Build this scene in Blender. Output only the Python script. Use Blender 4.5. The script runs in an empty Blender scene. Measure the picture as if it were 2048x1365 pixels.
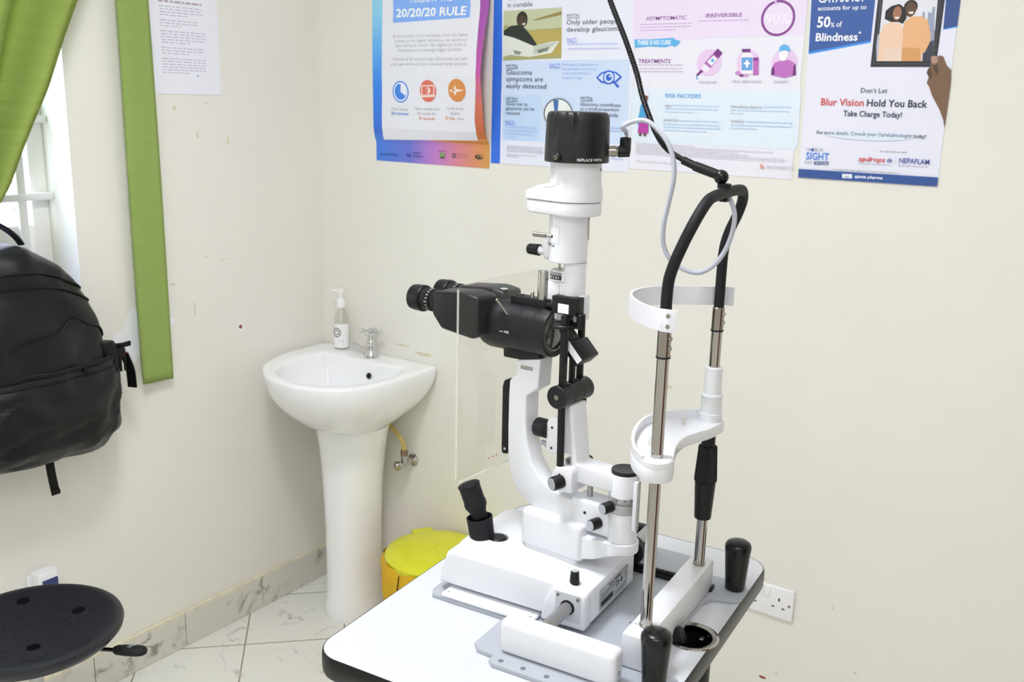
import bpy, bmesh, math, random
from mathutils import Vector, Matrix, noise, geometry

SC = bpy.context.scene
COL = SC.collection
rad = math.radians

# ------------------------------------------------------------ camera, sky, lamps, exposure
def link(o):
    COL.objects.link(o)
    return o

CAM_POS = Vector((2.289, -2.221, 1.62))
F_PX, PITCH, ROLL, YAW = 1950.0, rad(13.885), rad(1.474), rad(34.679)
fh = Vector((-math.sin(YAW), math.cos(YAW), 0))
rt = Vector((math.cos(YAW), math.sin(YAW), 0))
zz = Vector((0, 0, 1))
fw = fh * math.cos(PITCH) - zz * math.sin(PITCH)
up = fh * math.sin(PITCH) + zz * math.cos(PITCH)
r2 = rt * math.cos(ROLL) + up * math.sin(ROLL)
u2 = up * math.cos(ROLL) - rt * math.sin(ROLL)
cd = bpy.data.cameras.new('camera')
cam = link(bpy.data.objects.new('camera', cd))
cam.matrix_world = Matrix(((r2.x, u2.x, -fw.x, CAM_POS.x), (r2.y, u2.y, -fw.y, CAM_POS.y),
                           (r2.z, u2.z, -fw.z, CAM_POS.z), (0, 0, 0, 1)))
cd.sensor_width = 36.0
cd.lens = 36.0 * F_PX / 2048.0
cd.clip_start = 0.02
cd.dof.use_dof = True
cd.dof.focus_distance = 1.36
cd.dof.aperture_fstop = 14.0
SC.camera = cam

world = bpy.data.worlds.new('sky')
SC.world = world
world.use_nodes = True
bg = world.node_tree.nodes['Background']
bg.inputs[0].default_value = (0.86, 0.93, 1.0, 1)
bg.inputs[1].default_value = 14.0

sun = link(bpy.data.objects.new('sun', bpy.data.lights.new('sun', 'SUN')))
sun.data.energy = 7.0
sun.data.angle = rad(1.0)
sun.rotation_euler = Vector((-0.5, 0.12, -0.85)).to_track_quat('-Z', 'Y').to_euler()   # over the roof onto the yard wall

LAMP_POS = (1.30, -1.45, 2.72)
LAMP_W = 33.0
lamp = link(bpy.data.objects.new('lamp_light', bpy.data.lights.new('lamp_light', 'AREA')))
lamp.data.shape = 'DISK'
lamp.data.size = 0.42
lamp.data.energy = LAMP_W
lamp.data.color = (0.93, 0.945, 1.0)
lamp.location = (LAMP_POS[0], LAMP_POS[1], LAMP_POS[2] - 0.075)

FILL_POS = (2.35, -2.55, 2.70)
panel = link(bpy.data.objects.new('panel_light', bpy.data.lights.new('panel_light', 'AREA')))  # fill light added out of view to soften the shadows
panel.data.shape = 'RECTANGLE'
panel.data.size = 1.16
panel.data.size_y = 0.56
panel.data.energy = 13.0
panel.data.color = (0.93, 0.945, 1.0)
panel.location = (FILL_POS[0], FILL_POS[1], FILL_POS[2] - 0.012)

SC.view_settings.view_transform = 'Standard'
SC.view_settings.look = 'None'
SC.view_settings.gamma = 1.0
SC.view_settings.use_curve_mapping = False
SC.view_settings.exposure = -0.50
SC.cycles.max_bounces = 16
SC.cycles.diffuse_bounces = 9

# ------------------------------------------------------------ materials
def lin(h):
    if isinstance(h, str):
        h = tuple(int(h[i:i + 2], 16) / 255 for i in (0, 2, 4))
    return tuple(c / 12.92 if c <= 0.04045 else ((c + 0.055) / 1.055) ** 2.4 for c in h) + (1,)

MATS = {}
def mat(name, col='ffffff', rough=0.5, metal=0.0, spec=0.5, bump=0.0, bscale=200.0, vary=0.0, vscale=3.0, trans=0.0, coat=0.0, alpha=1.0):
    if name in MATS:
        return MATS[name]
    m = bpy.data.materials.new(name)
    m.use_nodes = True
    nt = m.node_tree
    p = nt.nodes['Principled BSDF']
    p.inputs['Base Color'].default_value = lin(col)
    p.inputs['Roughness'].default_value = rough
    p.inputs['Metallic'].default_value = metal
    p.inputs['Specular IOR Level'].default_value = spec
    p.inputs['Transmission Weight'].default_value = trans
    p.inputs['Coat Weight'].default_value = coat
    p.inputs['Alpha'].default_value = alpha
    tc = None
    if bump or vary:
        tc = nt.nodes.new('ShaderNodeTexCoord')
    if bump:
        n = nt.nodes.new('ShaderNodeTexNoise'); n.inputs['Scale'].default_value = bscale; n.inputs['Detail'].default_value = 4
        b = nt.nodes.new('ShaderNodeBump'); b.inputs['Strength'].default_value = bump; b.inputs['Distance'].default_value = 0.002
        nt.links.new(tc.outputs['Object'], n.inputs['Vector'])
        nt.links.new(n.outputs['Fac'], b.inputs['Height']); nt.links.new(b.outputs['Normal'], p.inputs['Normal'])
    if vary:
        n = nt.nodes.new('ShaderNodeTexNoise'); n.inputs['Scale'].default_value = vscale; n.inputs['Detail'].default_value = 5
        r = nt.nodes.new('ShaderNodeValToRGB')
        c = lin(col)
        r.color_ramp.elements[0].position = 0.3; r.color_ramp.elements[1].position = 0.7
        r.color_ramp.elements[0].color = tuple(x * (1 - vary) for x in c[:3]) + (1,)
        r.color_ramp.elements[1].color = tuple(min(1, x * (1 + vary)) for x in c[:3]) + (1,)
        nt.links.new(tc.outputs['Object'], n.inputs['Vector'])
        nt.links.new(n.outputs['Fac'], r.inputs['Fac']); nt.links.new(r.outputs['Color'], p.inputs['Base Color'])
    MATS[name] = m
    return m

def nodes_of(name):
    m = bpy.data.materials.new(name); m.use_nodes = True
    MATS[name] = m
    return m, m.node_tree, m.node_tree.nodes['Principled BSDF']

mat('wall_paint', 'e9e7e0', 0.62, bump=0.06, bscale=60, vary=0.02, vscale=2.5)
mat('wall_primer', 'eef0f6', 0.7, vary=0.03, vscale=30)
mat('ceiling_white', 'f8f8f5', 0.8, bump=0.03)
mat('door_wood', '6b2d1c', 0.45, bump=0.1, bscale=30, vary=0.15, vscale=12)
mat('frame_white', 'f1f1ee', 0.45, bump=0.03)
mat('frame_metal', 'e2e4e4', 0.45)
mat('red_plug', '9a4538', 0.7); mat('hole_dark', '5a4338', 0.9); mat('paint_chip', 'dad3bb', 0.8, vary=0.08, vscale=40); mat('plaster', 'e6dfc8', 0.9, bump=0.3, vary=0.1, vscale=50)
mat('ceramic', 'f5f6fa', 0.12, coat=0.4)
mat('chrome', 'b9b6b2', 0.12, 1.0); mat('steel', 'a09a92', 0.22, 1.0); mat('steel_dull', 'b4b4b4', 0.35, 1.0); mat('brass', 'b88a3c', 0.3, 1.0); mat('dirty_metal', '8a7a68', 0.45, 0.8, vary=0.3, vscale=60)
mat('hose_yellow', 'c9b26a', 0.4, vary=0.15, vscale=80)
mat('black_hole', '08080a', 0.9)
mat('enamel', 'e2e4ea', 0.28, coat=0.2)             # white instrument paint
mat('enamel_grey', 'c9ccd4', 0.4)
mat('plate_grey', 'acb1ba', 0.42, 0.0, bump=0.03, bscale=500)
mat('black_plastic', '101114', 0.42, spec=0.35, bump=0.05, bscale=900)
mat('black_gloss', '0b0c0e', 0.25, spec=0.4)
mat('black_satin', '121318', 0.36, spec=0.4, bump=0.03, bscale=1200)
mat('rubber', '131419', 0.62, spec=0.35, bump=0.1, bscale=700)
mat('cap_black', '1a1b1f', 0.4, spec=0.4, bump=0.04, bscale=900)
mat('knob_grey', 'b4b8c0', 0.4, 0.2)
mat('ink_white', 'f4f6fa', 0.5); mat('ink_black', '25262a', 0.6); mat('label_grey', 'c2c5c8', 0.35, 0.3); mat('label_white', 'f2f4fa', 0.4); mat('scale_silver', 'b7b8ba', 0.35, 0.6)
mat('laminate', 'd2d5dc', 0.22); mat('edge_black', '0e0e10', 0.3, spec=0.4)
mat('cable_grey', 'b6bac8', 0.42); mat('ink_grey', '6d7079', 0.6)
mat('strap_white', 'e6e7f0', 0.4)
mat('socket_white', 'eeeef2', 0.3); mat('socket_aged', 'e8e0d4', 0.5, vary=0.05, vscale=30)
mat('pvc_yellow', 'dede2c', 0.35, vary=0.04, vscale=10); mat('soap_white', 'f4f4f6', 0.3); mat('label_red', 'c8453a', 0.5); mat('label_navy', '2c3a72', 0.5); mat('label_brown', '4a3634', 0.5); mat('label_green', '5a8a5a', 0.5)
mat('seat_pu', '1e1f27', 0.36, bump=0.06, bscale=420); mat('seat_ring', '08080a', 0.7)
mat('nylon', '0b0c11', 0.38, spec=0.35, bump=0.12, bscale=260, vary=0.1, vscale=9); mat('nylon_dark', '08090b', 0.6, spec=0.3, bump=0.1, bscale=300); mat('zip_black', '050608', 0.55, spec=0.3)
mat('print_white', 'ecedf8', 0.5)

def ink(h):
    return mat('ink_' + h, h, 0.5)

# floor: marbled white tiles laid on the diagonal, 0.297 m
m, nt, p = nodes_of('floor_tile')
tc = nt.nodes.new('ShaderNodeTexCoord'); mp = nt.nodes.new('ShaderNodeMapping')
mp.inputs['Rotation'].default_value = (0, 0, rad(45))
nt.links.new(tc.outputs['Object'], mp.inputs['Vector'])
br = nt.nodes.new('ShaderNodeTexBrick')
br.offset = 0.0; br.squash = 1.0
br.inputs['Scale'].default_value = 1.0; br.inputs['Brick Width'].default_value = 0.297; br.inputs['Row Height'].default_value = 0.297
br.inputs['Mortar Size'].default_value = 0.0022; br.inputs['Mortar Smooth'].default_value = 0.1
br.inputs['Color1'].default_value = lin('ebebe6'); br.inputs['Color2'].default_value = lin('e6e6e1'); br.inputs['Mortar'].default_value = lin('8f8a70')
# grout lines pass through x - y = 0.64 and x + y = -0.354
mp.inputs['Location'].default_value = (-0.64 / math.sqrt(2), 0.354 / math.sqrt(2), 0)
nt.links.new(mp.outputs['Vector'], br.inputs['Vector'])
def vein(nt, vec, scale, width, dist):
    n1 = nt.nodes.new('ShaderNodeTexNoise'); n1.inputs['Scale'].default_value = scale; n1.inputs['Detail'].default_value = 6; n1.inputs['Distortion'].default_value = dist
    nt.links.new(vec, n1.inputs['Vector'])
    s = nt.nodes.new('ShaderNodeMath'); s.operation = 'SUBTRACT'; s.inputs[1].default_value = 0.5
    a = nt.nodes.new('ShaderNodeMath'); a.operation = 'ABSOLUTE'
    r = nt.nodes.new('ShaderNodeMapRange'); r.inputs['From Min'].default_value = 0; r.inputs['From Max'].default_value = width
    r.inputs['To Min'].default_value = 1; r.inputs['To Max'].default_value = 0
    nt.links.new(n1.outputs['Fac'], s.inputs[0]); nt.links.new(s.outputs[0], a.inputs[0]); nt.links.new(a.outputs[0], r.inputs['Value'])
    n2 = nt.nodes.new('ShaderNodeTexNoise'); n2.inputs['Scale'].default_value = scale * 1.7
    nt.links.new(vec, n2.inputs['Vector'])
    r3 = nt.nodes.new('ShaderNodeMapRange'); r3.inputs['From Min'].default_value = 0.5; r3.inputs['From Max'].default_value = 0.68
    nt.links.new(n2.outputs['Fac'], r3.inputs['Value'])
    mu = nt.nodes.new('ShaderNodeMath'); mu.operation = 'MULTIPLY'
    nt.links.new(r.outputs['Result'], mu.inputs[0]); nt.links.new(r3.outputs['Result'], mu.inputs[1])
    return mu.outputs[0]
v = vein(nt, tc.outputs['Object'], 5.0, 0.03, 1.4)
mx = nt.nodes.new('ShaderNodeMix'); mx.data_type = 'RGBA'
mx.inputs['B'].default_value = lin('b9bab6')
nt.links.new(v, mx.inputs['Factor']); nt.links.new(br.outputs['Color'], mx.inputs['A'])
nt.links.new(mx.outputs['Result'], p.inputs['Base Color'])
p.inputs['Roughness'].default_value = 0.16

m, nt, p = nodes_of('skirting_tile')
tc = nt.nodes.new('ShaderNodeTexCoord')
v = vein(nt, tc.outputs['Object'], 7.0, 0.05, 1.2)
mx = nt.nodes.new('ShaderNodeMix'); mx.data_type = 'RGBA'
mx.inputs['A'].default_value = lin('d6d4cb'); mx.inputs['B'].default_value = lin('85827a')
nt.links.new(v, mx.inputs['Factor']); nt.links.new(mx.outputs['Result'], p.inputs['Base Color'])
p.inputs['Roughness'].default_value = 0.25

def clear_mat(name, tint, gloss_r, trans_w, diff_col, diff_w):
    m = bpy.data.materials.new(name); m.use_nodes = True
    nt = m.node_tree; nt.nodes.clear()
    o = nt.nodes.new('ShaderNodeOutputMaterial')
    t = nt.nodes.new('ShaderNodeBsdfTransparent'); t.inputs[0].default_value = lin(tint)
    g = nt.nodes.new('ShaderNodeBsdfGlossy'); g.inputs['Roughness'].default_value = gloss_r
    fr = nt.nodes.new('ShaderNodeFresnel'); fr.inputs['IOR'].default_value = 1.45
    a = nt.nodes.new('ShaderNodeMixShader')
    ge = nt.nodes.new('ShaderNodeNewGeometry'); mu = nt.nodes.new('ShaderNodeMath'); mu.operation = 'MULTIPLY_ADD'
    mu.inputs[1].default_value = -1; mu.inputs[2].default_value = 1     # no mirror inside the thin sheet
    m2 = nt.nodes.new('ShaderNodeMath'); m2.operation = 'MULTIPLY'
    nt.links.new(ge.outputs['Backfacing'], mu.inputs[0]); nt.links.new(mu.outputs[0], m2.inputs[0]); nt.links.new(fr.outputs[0], m2.inputs[1])
    nt.links.new(m2.outputs[0], a.inputs[0]); nt.links.new(t.outputs[0], a.inputs[1]); nt.links.new(g.outputs[0], a.inputs[2])
    d = nt.nodes.new('ShaderNodeBsdfDiffuse'); d.inputs[0].default_value = lin(diff_col)
    b = nt.nodes.new('ShaderNodeMixShader'); b.inputs[0].default_value = diff_w
    nt.links.new(a.outputs[0], b.inputs[1]); nt.links.new(d.outputs[0], b.inputs[2]); nt.links.new(b.outputs[0], o.inputs[0])
    MATS[name] = m
clear_mat('window_glass', 'f6fbff', 0.02, 1, 'ffffff', 0.0)
clear_mat('acrylic', 'fcfcfa', 0.05, 1, 'f4f4f0', 0.02)
clear_mat('edge_highlight', 'fafaf6', 0.1, 1, 'fbfbf8', 0.3)  # whitened to stand in for the highlight on the shield's edge
mat('chrome_bright', 'd6d6d8', 0.12, 1.0)
clear_mat('clear_plastic', 'f2f2ec', 0.1, 1, 'f0f0ec', 0.22)
clear_mat('frosted_pane', 'dfe6ff', 0.2, 1, 'dfe6ff', 0.35)
clear_mat('bag_yellow', 'f2d04c', 0.25, 1, 'ecc038', 0.8)

def cloth_mat(name, col, col2, transl, weave):
    m = bpy.data.materials.new(name); m.use_nodes = True
    nt = m.node_tree; nt.nodes.clear()
    o = nt.nodes.new('ShaderNodeOutputMaterial')
    tc = nt.nodes.new('ShaderNodeTexCoord'); mp = nt.nodes.new('ShaderNodeMapping')
    mp.inputs['Scale'].default_value = (8, 8, 90)
    n = nt.nodes.new('ShaderNodeTexNoise'); n.inputs['Scale'].default_value = weave; n.inputs['Detail'].default_value = 5
    nt.links.new(tc.outputs['Object'], mp.inputs['Vector']); nt.links.new(mp.outputs['Vector'], n.inputs['Vector'])
    r = nt.nodes.new('ShaderNodeValToRGB')
    r.color_ramp.elements[0].position = 0.32; r.color_ramp.elements[1].position = 0.68
    r.color_ramp.elements[0].color = lin(col2); r.color_ramp.elements[1].color = lin(col)
    nt.links.new(n.outputs['Fac'], r.inputs['Fac'])
    d = nt.nodes.new('ShaderNodeBsdfDiffuse'); t = nt.nodes.new('ShaderNodeBsdfTranslucent')
    nt.links.new(r.outputs['Color'], d.inputs[0]); nt.links.new(r.outputs['Color'], t.inputs[0])
    b = nt.nodes.new('ShaderNodeBump'); b.inputs['Strength'].default_value = 0.25; b.inputs['Distance'].default_value = 0.002
    nt.links.new(n.outputs['Fac'], b.inputs['Height']); nt.links.new(b.outputs['Normal'], d.inputs['Normal'])
    a = nt.nodes.new('ShaderNodeMixShader'); a.inputs[0].default_value = transl
    nt.links.new(d.outputs[0], a.inputs[1]); nt.links.new(t.outputs[0], a.inputs[2]); nt.links.new(a.outputs[0], o.inputs[0])
    MATS[name] = m
cloth_mat('curtain_cloth', 'a2b564', '9aad5c', 0.30, 1.0)
cloth_mat('strip_cloth', '98ad66', '93a95e', 0.05, 1.0)
mat('curtain_stitch', '6f7f24', 0.8)

# rough stone beyond the window
m, nt, p = nodes_of('yard_stone')
tc = nt.nodes.new('ShaderNodeTexCoord')
vo = nt.nodes.new('ShaderNodeTexVoronoi'); vo.inputs['Scale'].default_value = 9
nz = nt.nodes.new('ShaderNodeTexNoise'); nz.inputs['Scale'].default_value = 14; nz.inputs['Detail'].default_value = 6
nt.links.new(tc.outputs['Object'], vo.inputs['Vector']); nt.links.new(tc.outputs['Object'], nz.inputs['Vector'])
r = nt.nodes.new('ShaderNodeValToRGB')
r.color_ramp.elements[0].position = 0.38; r.color_ramp.elements[0].color = lin('6d5560')
r.color_ramp.elements[1].position = 0.55; r.color_ramp.elements[1].color = lin('efe6ee')
nt.links.new(nz.outputs['Fac'], r.inputs['Fac']); nt.links.new(r.outputs['Color'], p.inputs['Base Color'])
p.inputs['Roughness'].default_value = 0.9

# poster print that runs through several colours (the sheet's own design)
def ramp_mat(name, axis, stops):
    m, nt, p = nodes_of(name)
    g = nt.nodes.new('ShaderNodeTexCoord'); s = nt.nodes.new('ShaderNodeSeparateXYZ')
    nt.links.new(g.outputs['Object'], s.inputs[0])
    r = nt.nodes.new('ShaderNodeValToRGB')
    lo, hi = stops[0][0], stops[-1][0]
    mr = nt.nodes.new('ShaderNodeMapRange'); mr.inputs['From Min'].default_value = lo; mr.inputs['From Max'].default_value = hi
    nt.links.new(s.outputs[axis], mr.inputs['Value']); nt.links.new(mr.outputs['Result'], r.inputs['Fac'])
    for i, (pos, c) in enumerate(stops):
        q = (pos - lo) / (hi - lo)
        e = r.color_ramp.elements[i] if i in (0,) else (r.color_ramp.elements[-1] if i == len(stops) - 1 else r.color_ramp.elements.new(q))
        e.position = q; e.color = lin(c)
    nt.links.new(r.outputs['Color'], p.inputs['Base Color']); p.inputs['Roughness'].default_value = 0.5
# heights are measured from the sheet's bottom edge
ramp_mat('print_left_border', 2, [(0.05, '3a62c8'), (0.12, '3478e6'), (0.22, '2f88f2'), (0.33, '64b4fb'), (0.42, '90d2f6'), (0.6, 'a8e0f4')])
ramp_mat('print_right_border', 2, [(0.05, 'c88a40'), (0.10, 'c96a38'), (0.17, 'd4705e'), (0.225, 'd0688c'), (0.26, 'c658ae'), (0.36, 'ac56b2'), (0.6, '9a52b8')])
ramp_mat('print_footer', 0, [(-0.21, '3f80e6'), (-0.08, '6a76d6'), (0.02, 'c07cca'), (0.10, 'd88494'), (0.17, 'dc9060'), (0.21, 'd49a50')])

# ------------------------------------------------------------ geometry helpers
class G:
    """collects shapes of one mesh; verts are given in the frame M (world by default)"""
    def __init__(s, M=None):
        s.v = []; s.f = []; s.m = []; s.M = M or Matrix()
    def add(s, verts, faces, m):
        b = len(s.v)
        s.v += [s.M @ Vector(q) for q in verts]
        s.f += [tuple(i + b for i in f) for f in faces]
        s.m += [m] * len(faces)
    def addbm(s, bm, m):
        bm.verts.index_update()
        s.add([v.co.copy() for v in bm.verts], [[v.index for v in f.verts] for f in bm.faces], m)
        bm.free()
    def box(s, a, b, m, bev=0.0, seg=2, R=None):
        bm = bmesh.new()
        bmesh.ops.create_cube(bm, size=1)
        c = [(a[i] + b[i]) / 2 for i in range(3)]; d = [abs(b[i] - a[i]) for i in range(3)]
        for v in bm.verts:
            v.co = Vector((v.co.x * d[0], v.co.y * d[1], v.co.z * d[2]))
        if bev:
            bmesh.ops.bevel(bm, geom=bm.edges[:], offset=min(bev, 0.49 * min(d)), segments=seg, profile=0.5, affect='EDGES', clamp_overlap=True)
        for v in bm.verts:
            v.co = ((R @ v.co) if R else v.co) + Vector(c)
        s.addbm(bm, m)
    def prism(s, pts, lo, hi, axis, m, bev=0.0, seg=2):
        """polygon extruded along an axis: 'z' pts=(x,y); 'y' pts=(x,z); 'x' pts=(y,z)"""
        bm = bmesh.new()
        def P(p, h):
            return {'z': (p[0], p[1], h), 'y': (p[0], h, p[1]), 'x': (h, p[0], p[1])}[axis]
        A = [bm.verts.new(P(p, lo)) for p in pts]; B = [bm.verts.new(P(p, hi)) for p in pts]
        n = len(pts)
        fa = bm.faces.new(A); fb = bm.faces.new(B[::-1])
        for i in range(n):
            bm.faces.new((A[i], B[i], B[(i + 1) % n], A[(i + 1) % n]))
        bmesh.ops.recalc_face_normals(bm, faces=bm.faces[:])
        if bev:
            es = list(set(list(fa.edges) + list(fb.edges)))
            if n <= 8:
                es = bm.edges[:]
            bmesh.ops.bevel(bm, geom=es, offset=bev, segments=seg, profile=0.5, affect='EDGES', clamp_overlap=True)
        s.addbm(bm, m)
    def lathe(s, prof, c, axis, m, n=40, a0=0.0, cap=True):
        """prof = [(r, h)], revolved about an axis through c; h runs along axis (a Vector or letter)"""
        ax = {'x': Vector((1, 0, 0)), 'y': Vector((0, 1, 0)), 'z': Vector((0, 0, 1))}[axis] if isinstance(axis, str) else Vector(axis).normalized()
        t = Vector((0, 0, 1)) if abs(ax.z) < 0.9 else Vector((1, 0, 0))
        e1 = ax.cross(t).normalized(); e2 = ax.cross(e1)
        c = Vector(c); vs = []; fs = []
        for r, h in prof:
            for k in range(n):
                a = a0 + 2 * math.pi * k / n
                vs.append(c + ax * h + (e1 * math.cos(a) + e2 * math.sin(a)) * r)
        for i in range(len(prof) - 1):
            for k in range(n):
                k2 = (k + 1) % n
                fs.append((i * n + k, i * n + k2, (i + 1) * n + k2, (i + 1) * n + k))
        if cap: fs.append(tuple(range(n))[::-1]); fs.append(tuple(range((len(prof) - 1) * n, len(prof) * n)))
        s.add(vs, fs, m)
    def cyl(s, a, b, r, m, r2=None, n=28, bev=0.0):
        a = Vector(a); b = Vector(b); L = (b - a).length
        r2 = r if r2 is None else r2
        if bev:
            pr = [(r - bev, 0), (r, bev), (r2, L - bev), (r2 - bev, L)]
        else:
            pr = [(r, 0), (r2, L)]
        s.lathe(pr, a, b - a, m, n)
    def tube(s, pts, r, m, n=14, smooth=0, flat=None):
        P = [Vector(p) for p in pts]
        if smooth:
            P = spline(P, smooth)
        R = r if isinstance(r, list) else [r] * len(P)
        if len(R) != len(P):
            R = [R[min(len(R) - 1, int(i * len(R) / len(P)))] for i in range(len(P))]
        T = [(P[min(i + 1, len(P) - 1)] - P[max(i - 1, 0)]).normalized() for i in range(len(P))]
        t = Vector((0, 0, 1)) if abs(T[0].z) < 0.9 else Vector((1, 0, 0))
        e1 = T[0].cross(t).normalized(); vs = []; fs = []
        for i, q in enumerate(P):
            e1 = (e1 - T[i] * e1.dot(T[i])).normalized(); e2 = T[i].cross(e1)
            for k in range(n):
                a = 2 * math.pi * k / n
                vs.append(q + (e1 * math.cos(a) + e2 * math.sin(a) * (flat or 1)) * R[i])
        for i in range(len(P) - 1):
            for k in range(n):
                k2 = (k + 1) % n
                fs.append((i * n + k, i * n + k2, (i + 1) * n + k2, (i + 1) * n + k))
        fs.append(tuple(range(n))[::-1]); fs.append(tuple(range((len(P) - 1) * n, len(P) * n)))
        s.add(vs, fs, m)
    def ribbon(s, pts, w, th, m, updir=(0, 0, 1), smooth=0):
        """flat band along pts: width w along updir, thickness th"""
        P = [Vector(p) for p in pts]
        if smooth:
            P = spline(P, smooth)
        U = Vector(updir).normalized(); vs = []; fs = []
        for i, q in enumerate(P):
            T = (P[min(i + 1, len(P) - 1)] - P[max(i - 1, 0)]).normalized()
            N = T.cross(U).normalized()
            u = N.cross(T).normalized()
            for a, b in ((-1, -1), (1, -1), (1, 1), (-1, 1)):
                vs.append(q + u * (w / 2 * a) + N * (th / 2 * b))
        for i in range(len(P) - 1):
            for k in range(4):
                k2 = (k + 1) % 4
                fs.append((i * 4 + k, i * 4 + k2, (i + 1) * 4 + k2, (i + 1) * 4 + k))
        fs.append((3, 2, 1, 0)); e = (len(P) - 1) * 4; fs.append((e, e + 1, e + 2, e + 3))
        s.add(vs, fs, m)
    def loft(s, rings, m, cap0=True, cap1=True):
        n = len(rings[0]); vs = [p for r in rings for p in r]; fs = []
        for i in range(len(rings) - 1):
            for k in range(n):
                k2 = (k + 1) % n
                fs.append((i * n + k, i * n + k2, (i + 1) * n + k2, (i + 1) * n + k))
        if cap0: fs.append(tuple(range(n))[::-1])
        if cap1: fs.append(tuple(range((len(rings) - 1) * n, len(rings) * n)))
        s.add(vs, fs, m)
    def grid(s, f, nu, nv, m):
        vs = [f(i / nu, j / nv) for j in range(nv + 1) for i in range(nu + 1)]
        fs = [(j * (nu + 1) + i, j * (nu + 1) + i + 1, (j + 1) * (nu + 1) + i + 1, (j + 1) * (nu + 1) + i) for j in range(nv) for i in range(nu)]
        s.add(vs, fs, m)
    def sphere(s, c, r, m, sc=(1, 1, 1), n=20):
        pr = [(max(1e-5, r * math.sin(math.pi * i / 12)), -r * math.cos(math.pi * i / 12)) for i in range(13)]
        b = len(s.v); M0 = s.M; s.M = Matrix()
        s.lathe(pr, (0, 0, 0), 'z', m, n); s.M = M0
        for i in range(b, len(s.v)):
            q = s.v[i]
            s.v[i] = s.M @ (Vector((q.x * sc[0], q.y * sc[1], q.z * sc[2])) + Vector(c))

def spline(P, k, closed=False):
    out = []; n = len(P)
    for i in range(n if closed else n - 1):
        p0 = P[(i - 1) % n] if closed else P[max(i - 1, 0)]
        p1 = P[i]; p2 = P[(i + 1) % n]
        p3 = P[(i + 2) % n] if closed else P[min(i + 2, n - 1)]
        for j in range(k):
            t = j / k
            out.append(0.5 * ((2 * p1) + (p2 - p0) * t + (2 * p0 - 5 * p1 + 4 * p2 - p3) * t * t + (3 * p1 - p0 - 3 * p2 + p3) * t ** 3))
    if not closed:
        out.append(P[-1])
    return out

MW = {}
def empty(name, M, label, cat, group=None, kind=None):
    o = link(bpy.data.objects.new(name, None))
    o.empty_display_size = 0.05
    o.matrix_world = M
    MW[o.name] = M.copy()
    tag(o, label, cat, group, kind)
    return o

def tag(o, label=None, cat=None, group=None, kind=None):
    if label: o['label'] = label
    if cat: o['category'] = cat
    if group: o['group'] = group
    if kind: o['kind'] = kind
    return o

def obj(name, g, parent=None, label=None, cat=None, group=None, kind=None, sharp=35, origin=None):
    me = bpy.data.meshes.new(name)
    lo = [min(v[i] for v in g.v) for i in range(3)]; hi = [max(v[i] for v in g.v) for i in range(3)]
    if origin is None:
        origin = ((lo[0] + hi[0]) / 2, (lo[1] + hi[1]) / 2, lo[2])
    M = Matrix.Translation(origin)
    Mi = M.inverted()
    me.from_pydata([Mi @ v for v in g.v], [], g.f)
    names = []
    for q in g.m:
        if q not in names: names.append(q)
    for q in names:
        me.materials.append(MATS[q])
    ix = {q: i for i, q in enumerate(names)}
    me.polygons.foreach_set('material_index', [ix[q] for q in g.m])
    me.validate()
    bm = bmesh.new(); bm.from_mesh(me)
    bmesh.ops.recalc_face_normals(bm, faces=bm.faces[:])
    bm.to_mesh(me); bm.free()
    me.polygons.foreach_set('use_smooth', [True] * len(me.polygons))
    me.set_sharp_from_angle(angle=rad(sharp))
    o = link(bpy.data.objects.new(name, me))
    if parent is None:
        o.matrix_world = M
    else:
        o.parent = parent
        o.matrix_basis = MW[parent.name].inverted() @ M
    MW[o.name] = M
    tag(o, label, cat, group, kind)
    return o

def boolean(o, cutter):
    md = o.modifiers.new('cut', 'BOOLEAN'); md.object = cutter; md.operation = 'DIFFERENCE'; md.solver = 'EXACT'
    bpy.context.view_layer.update()
    dg = bpy.context.evaluated_depsgraph_get()
    me = bpy.data.meshes.new_from_object(o.evaluated_get(dg))
    o.modifiers.clear(); old = o.data; o.data = me
    bpy.data.meshes.remove(old)
    cm = cutter.data; bpy.data.objects.remove(cutter); bpy.data.meshes.remove(cm)
    me.polygons.foreach_set('use_smooth', [True] * len(me.polygons))
    me.set_sharp_from_angle(angle=rad(35))

# lettering: outlines of the built-in font, as flat triangles in a unit frame
TEXT = {}
def glyphs(txt, bold):
    key = (txt, bold)
    if key not in TEXT:
        c = bpy.data.curves.new('t', 'FONT'); c.body = txt; c.size = 1; c.resolution_u = 2; c.offset = 0.0 if not bold else 0.012 * bold
        o = bpy.data.objects.new('t', c)
        me = o.to_mesh()
        vs = [v.co.copy() for v in me.vertices]; fs = [tuple(q.vertices) for q in me.polygons]
        o.to_mesh_clear(); bpy.data.objects.remove(o); bpy.data.curves.remove(c)
        x0 = min(v.x for v in vs); x1 = max(v.x for v in vs)
        TEXT[key] = ([((v.x - x0), v.y) for v in vs], fs, x1 - x0)
    return TEXT[key]
CAP = 0.692

def text_on(g, txt, m, fn, w=None, h=None, bold=0, skew=0):
    """puts txt on a surface: fn(u, v) gives the point; w = width, h = capital height"""
    vs, fs, W = glyphs(txt, bold)
    sh = h / CAP
    sw = w / W if w else sh
    g.add([fn((x + skew * y) * sw, y * sh) for x, y in vs], fs, m)

# ------------------------------------------------------------ the room
RX, RY, RZ = 3.45, -3.40, 2.75         # right wall, front wall, ceiling
WY0, WY1, WZ0, WZ1 = -2.05, -0.845, 0.93, 2.12   # window opening in the left wall
WT = 0.20

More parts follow.
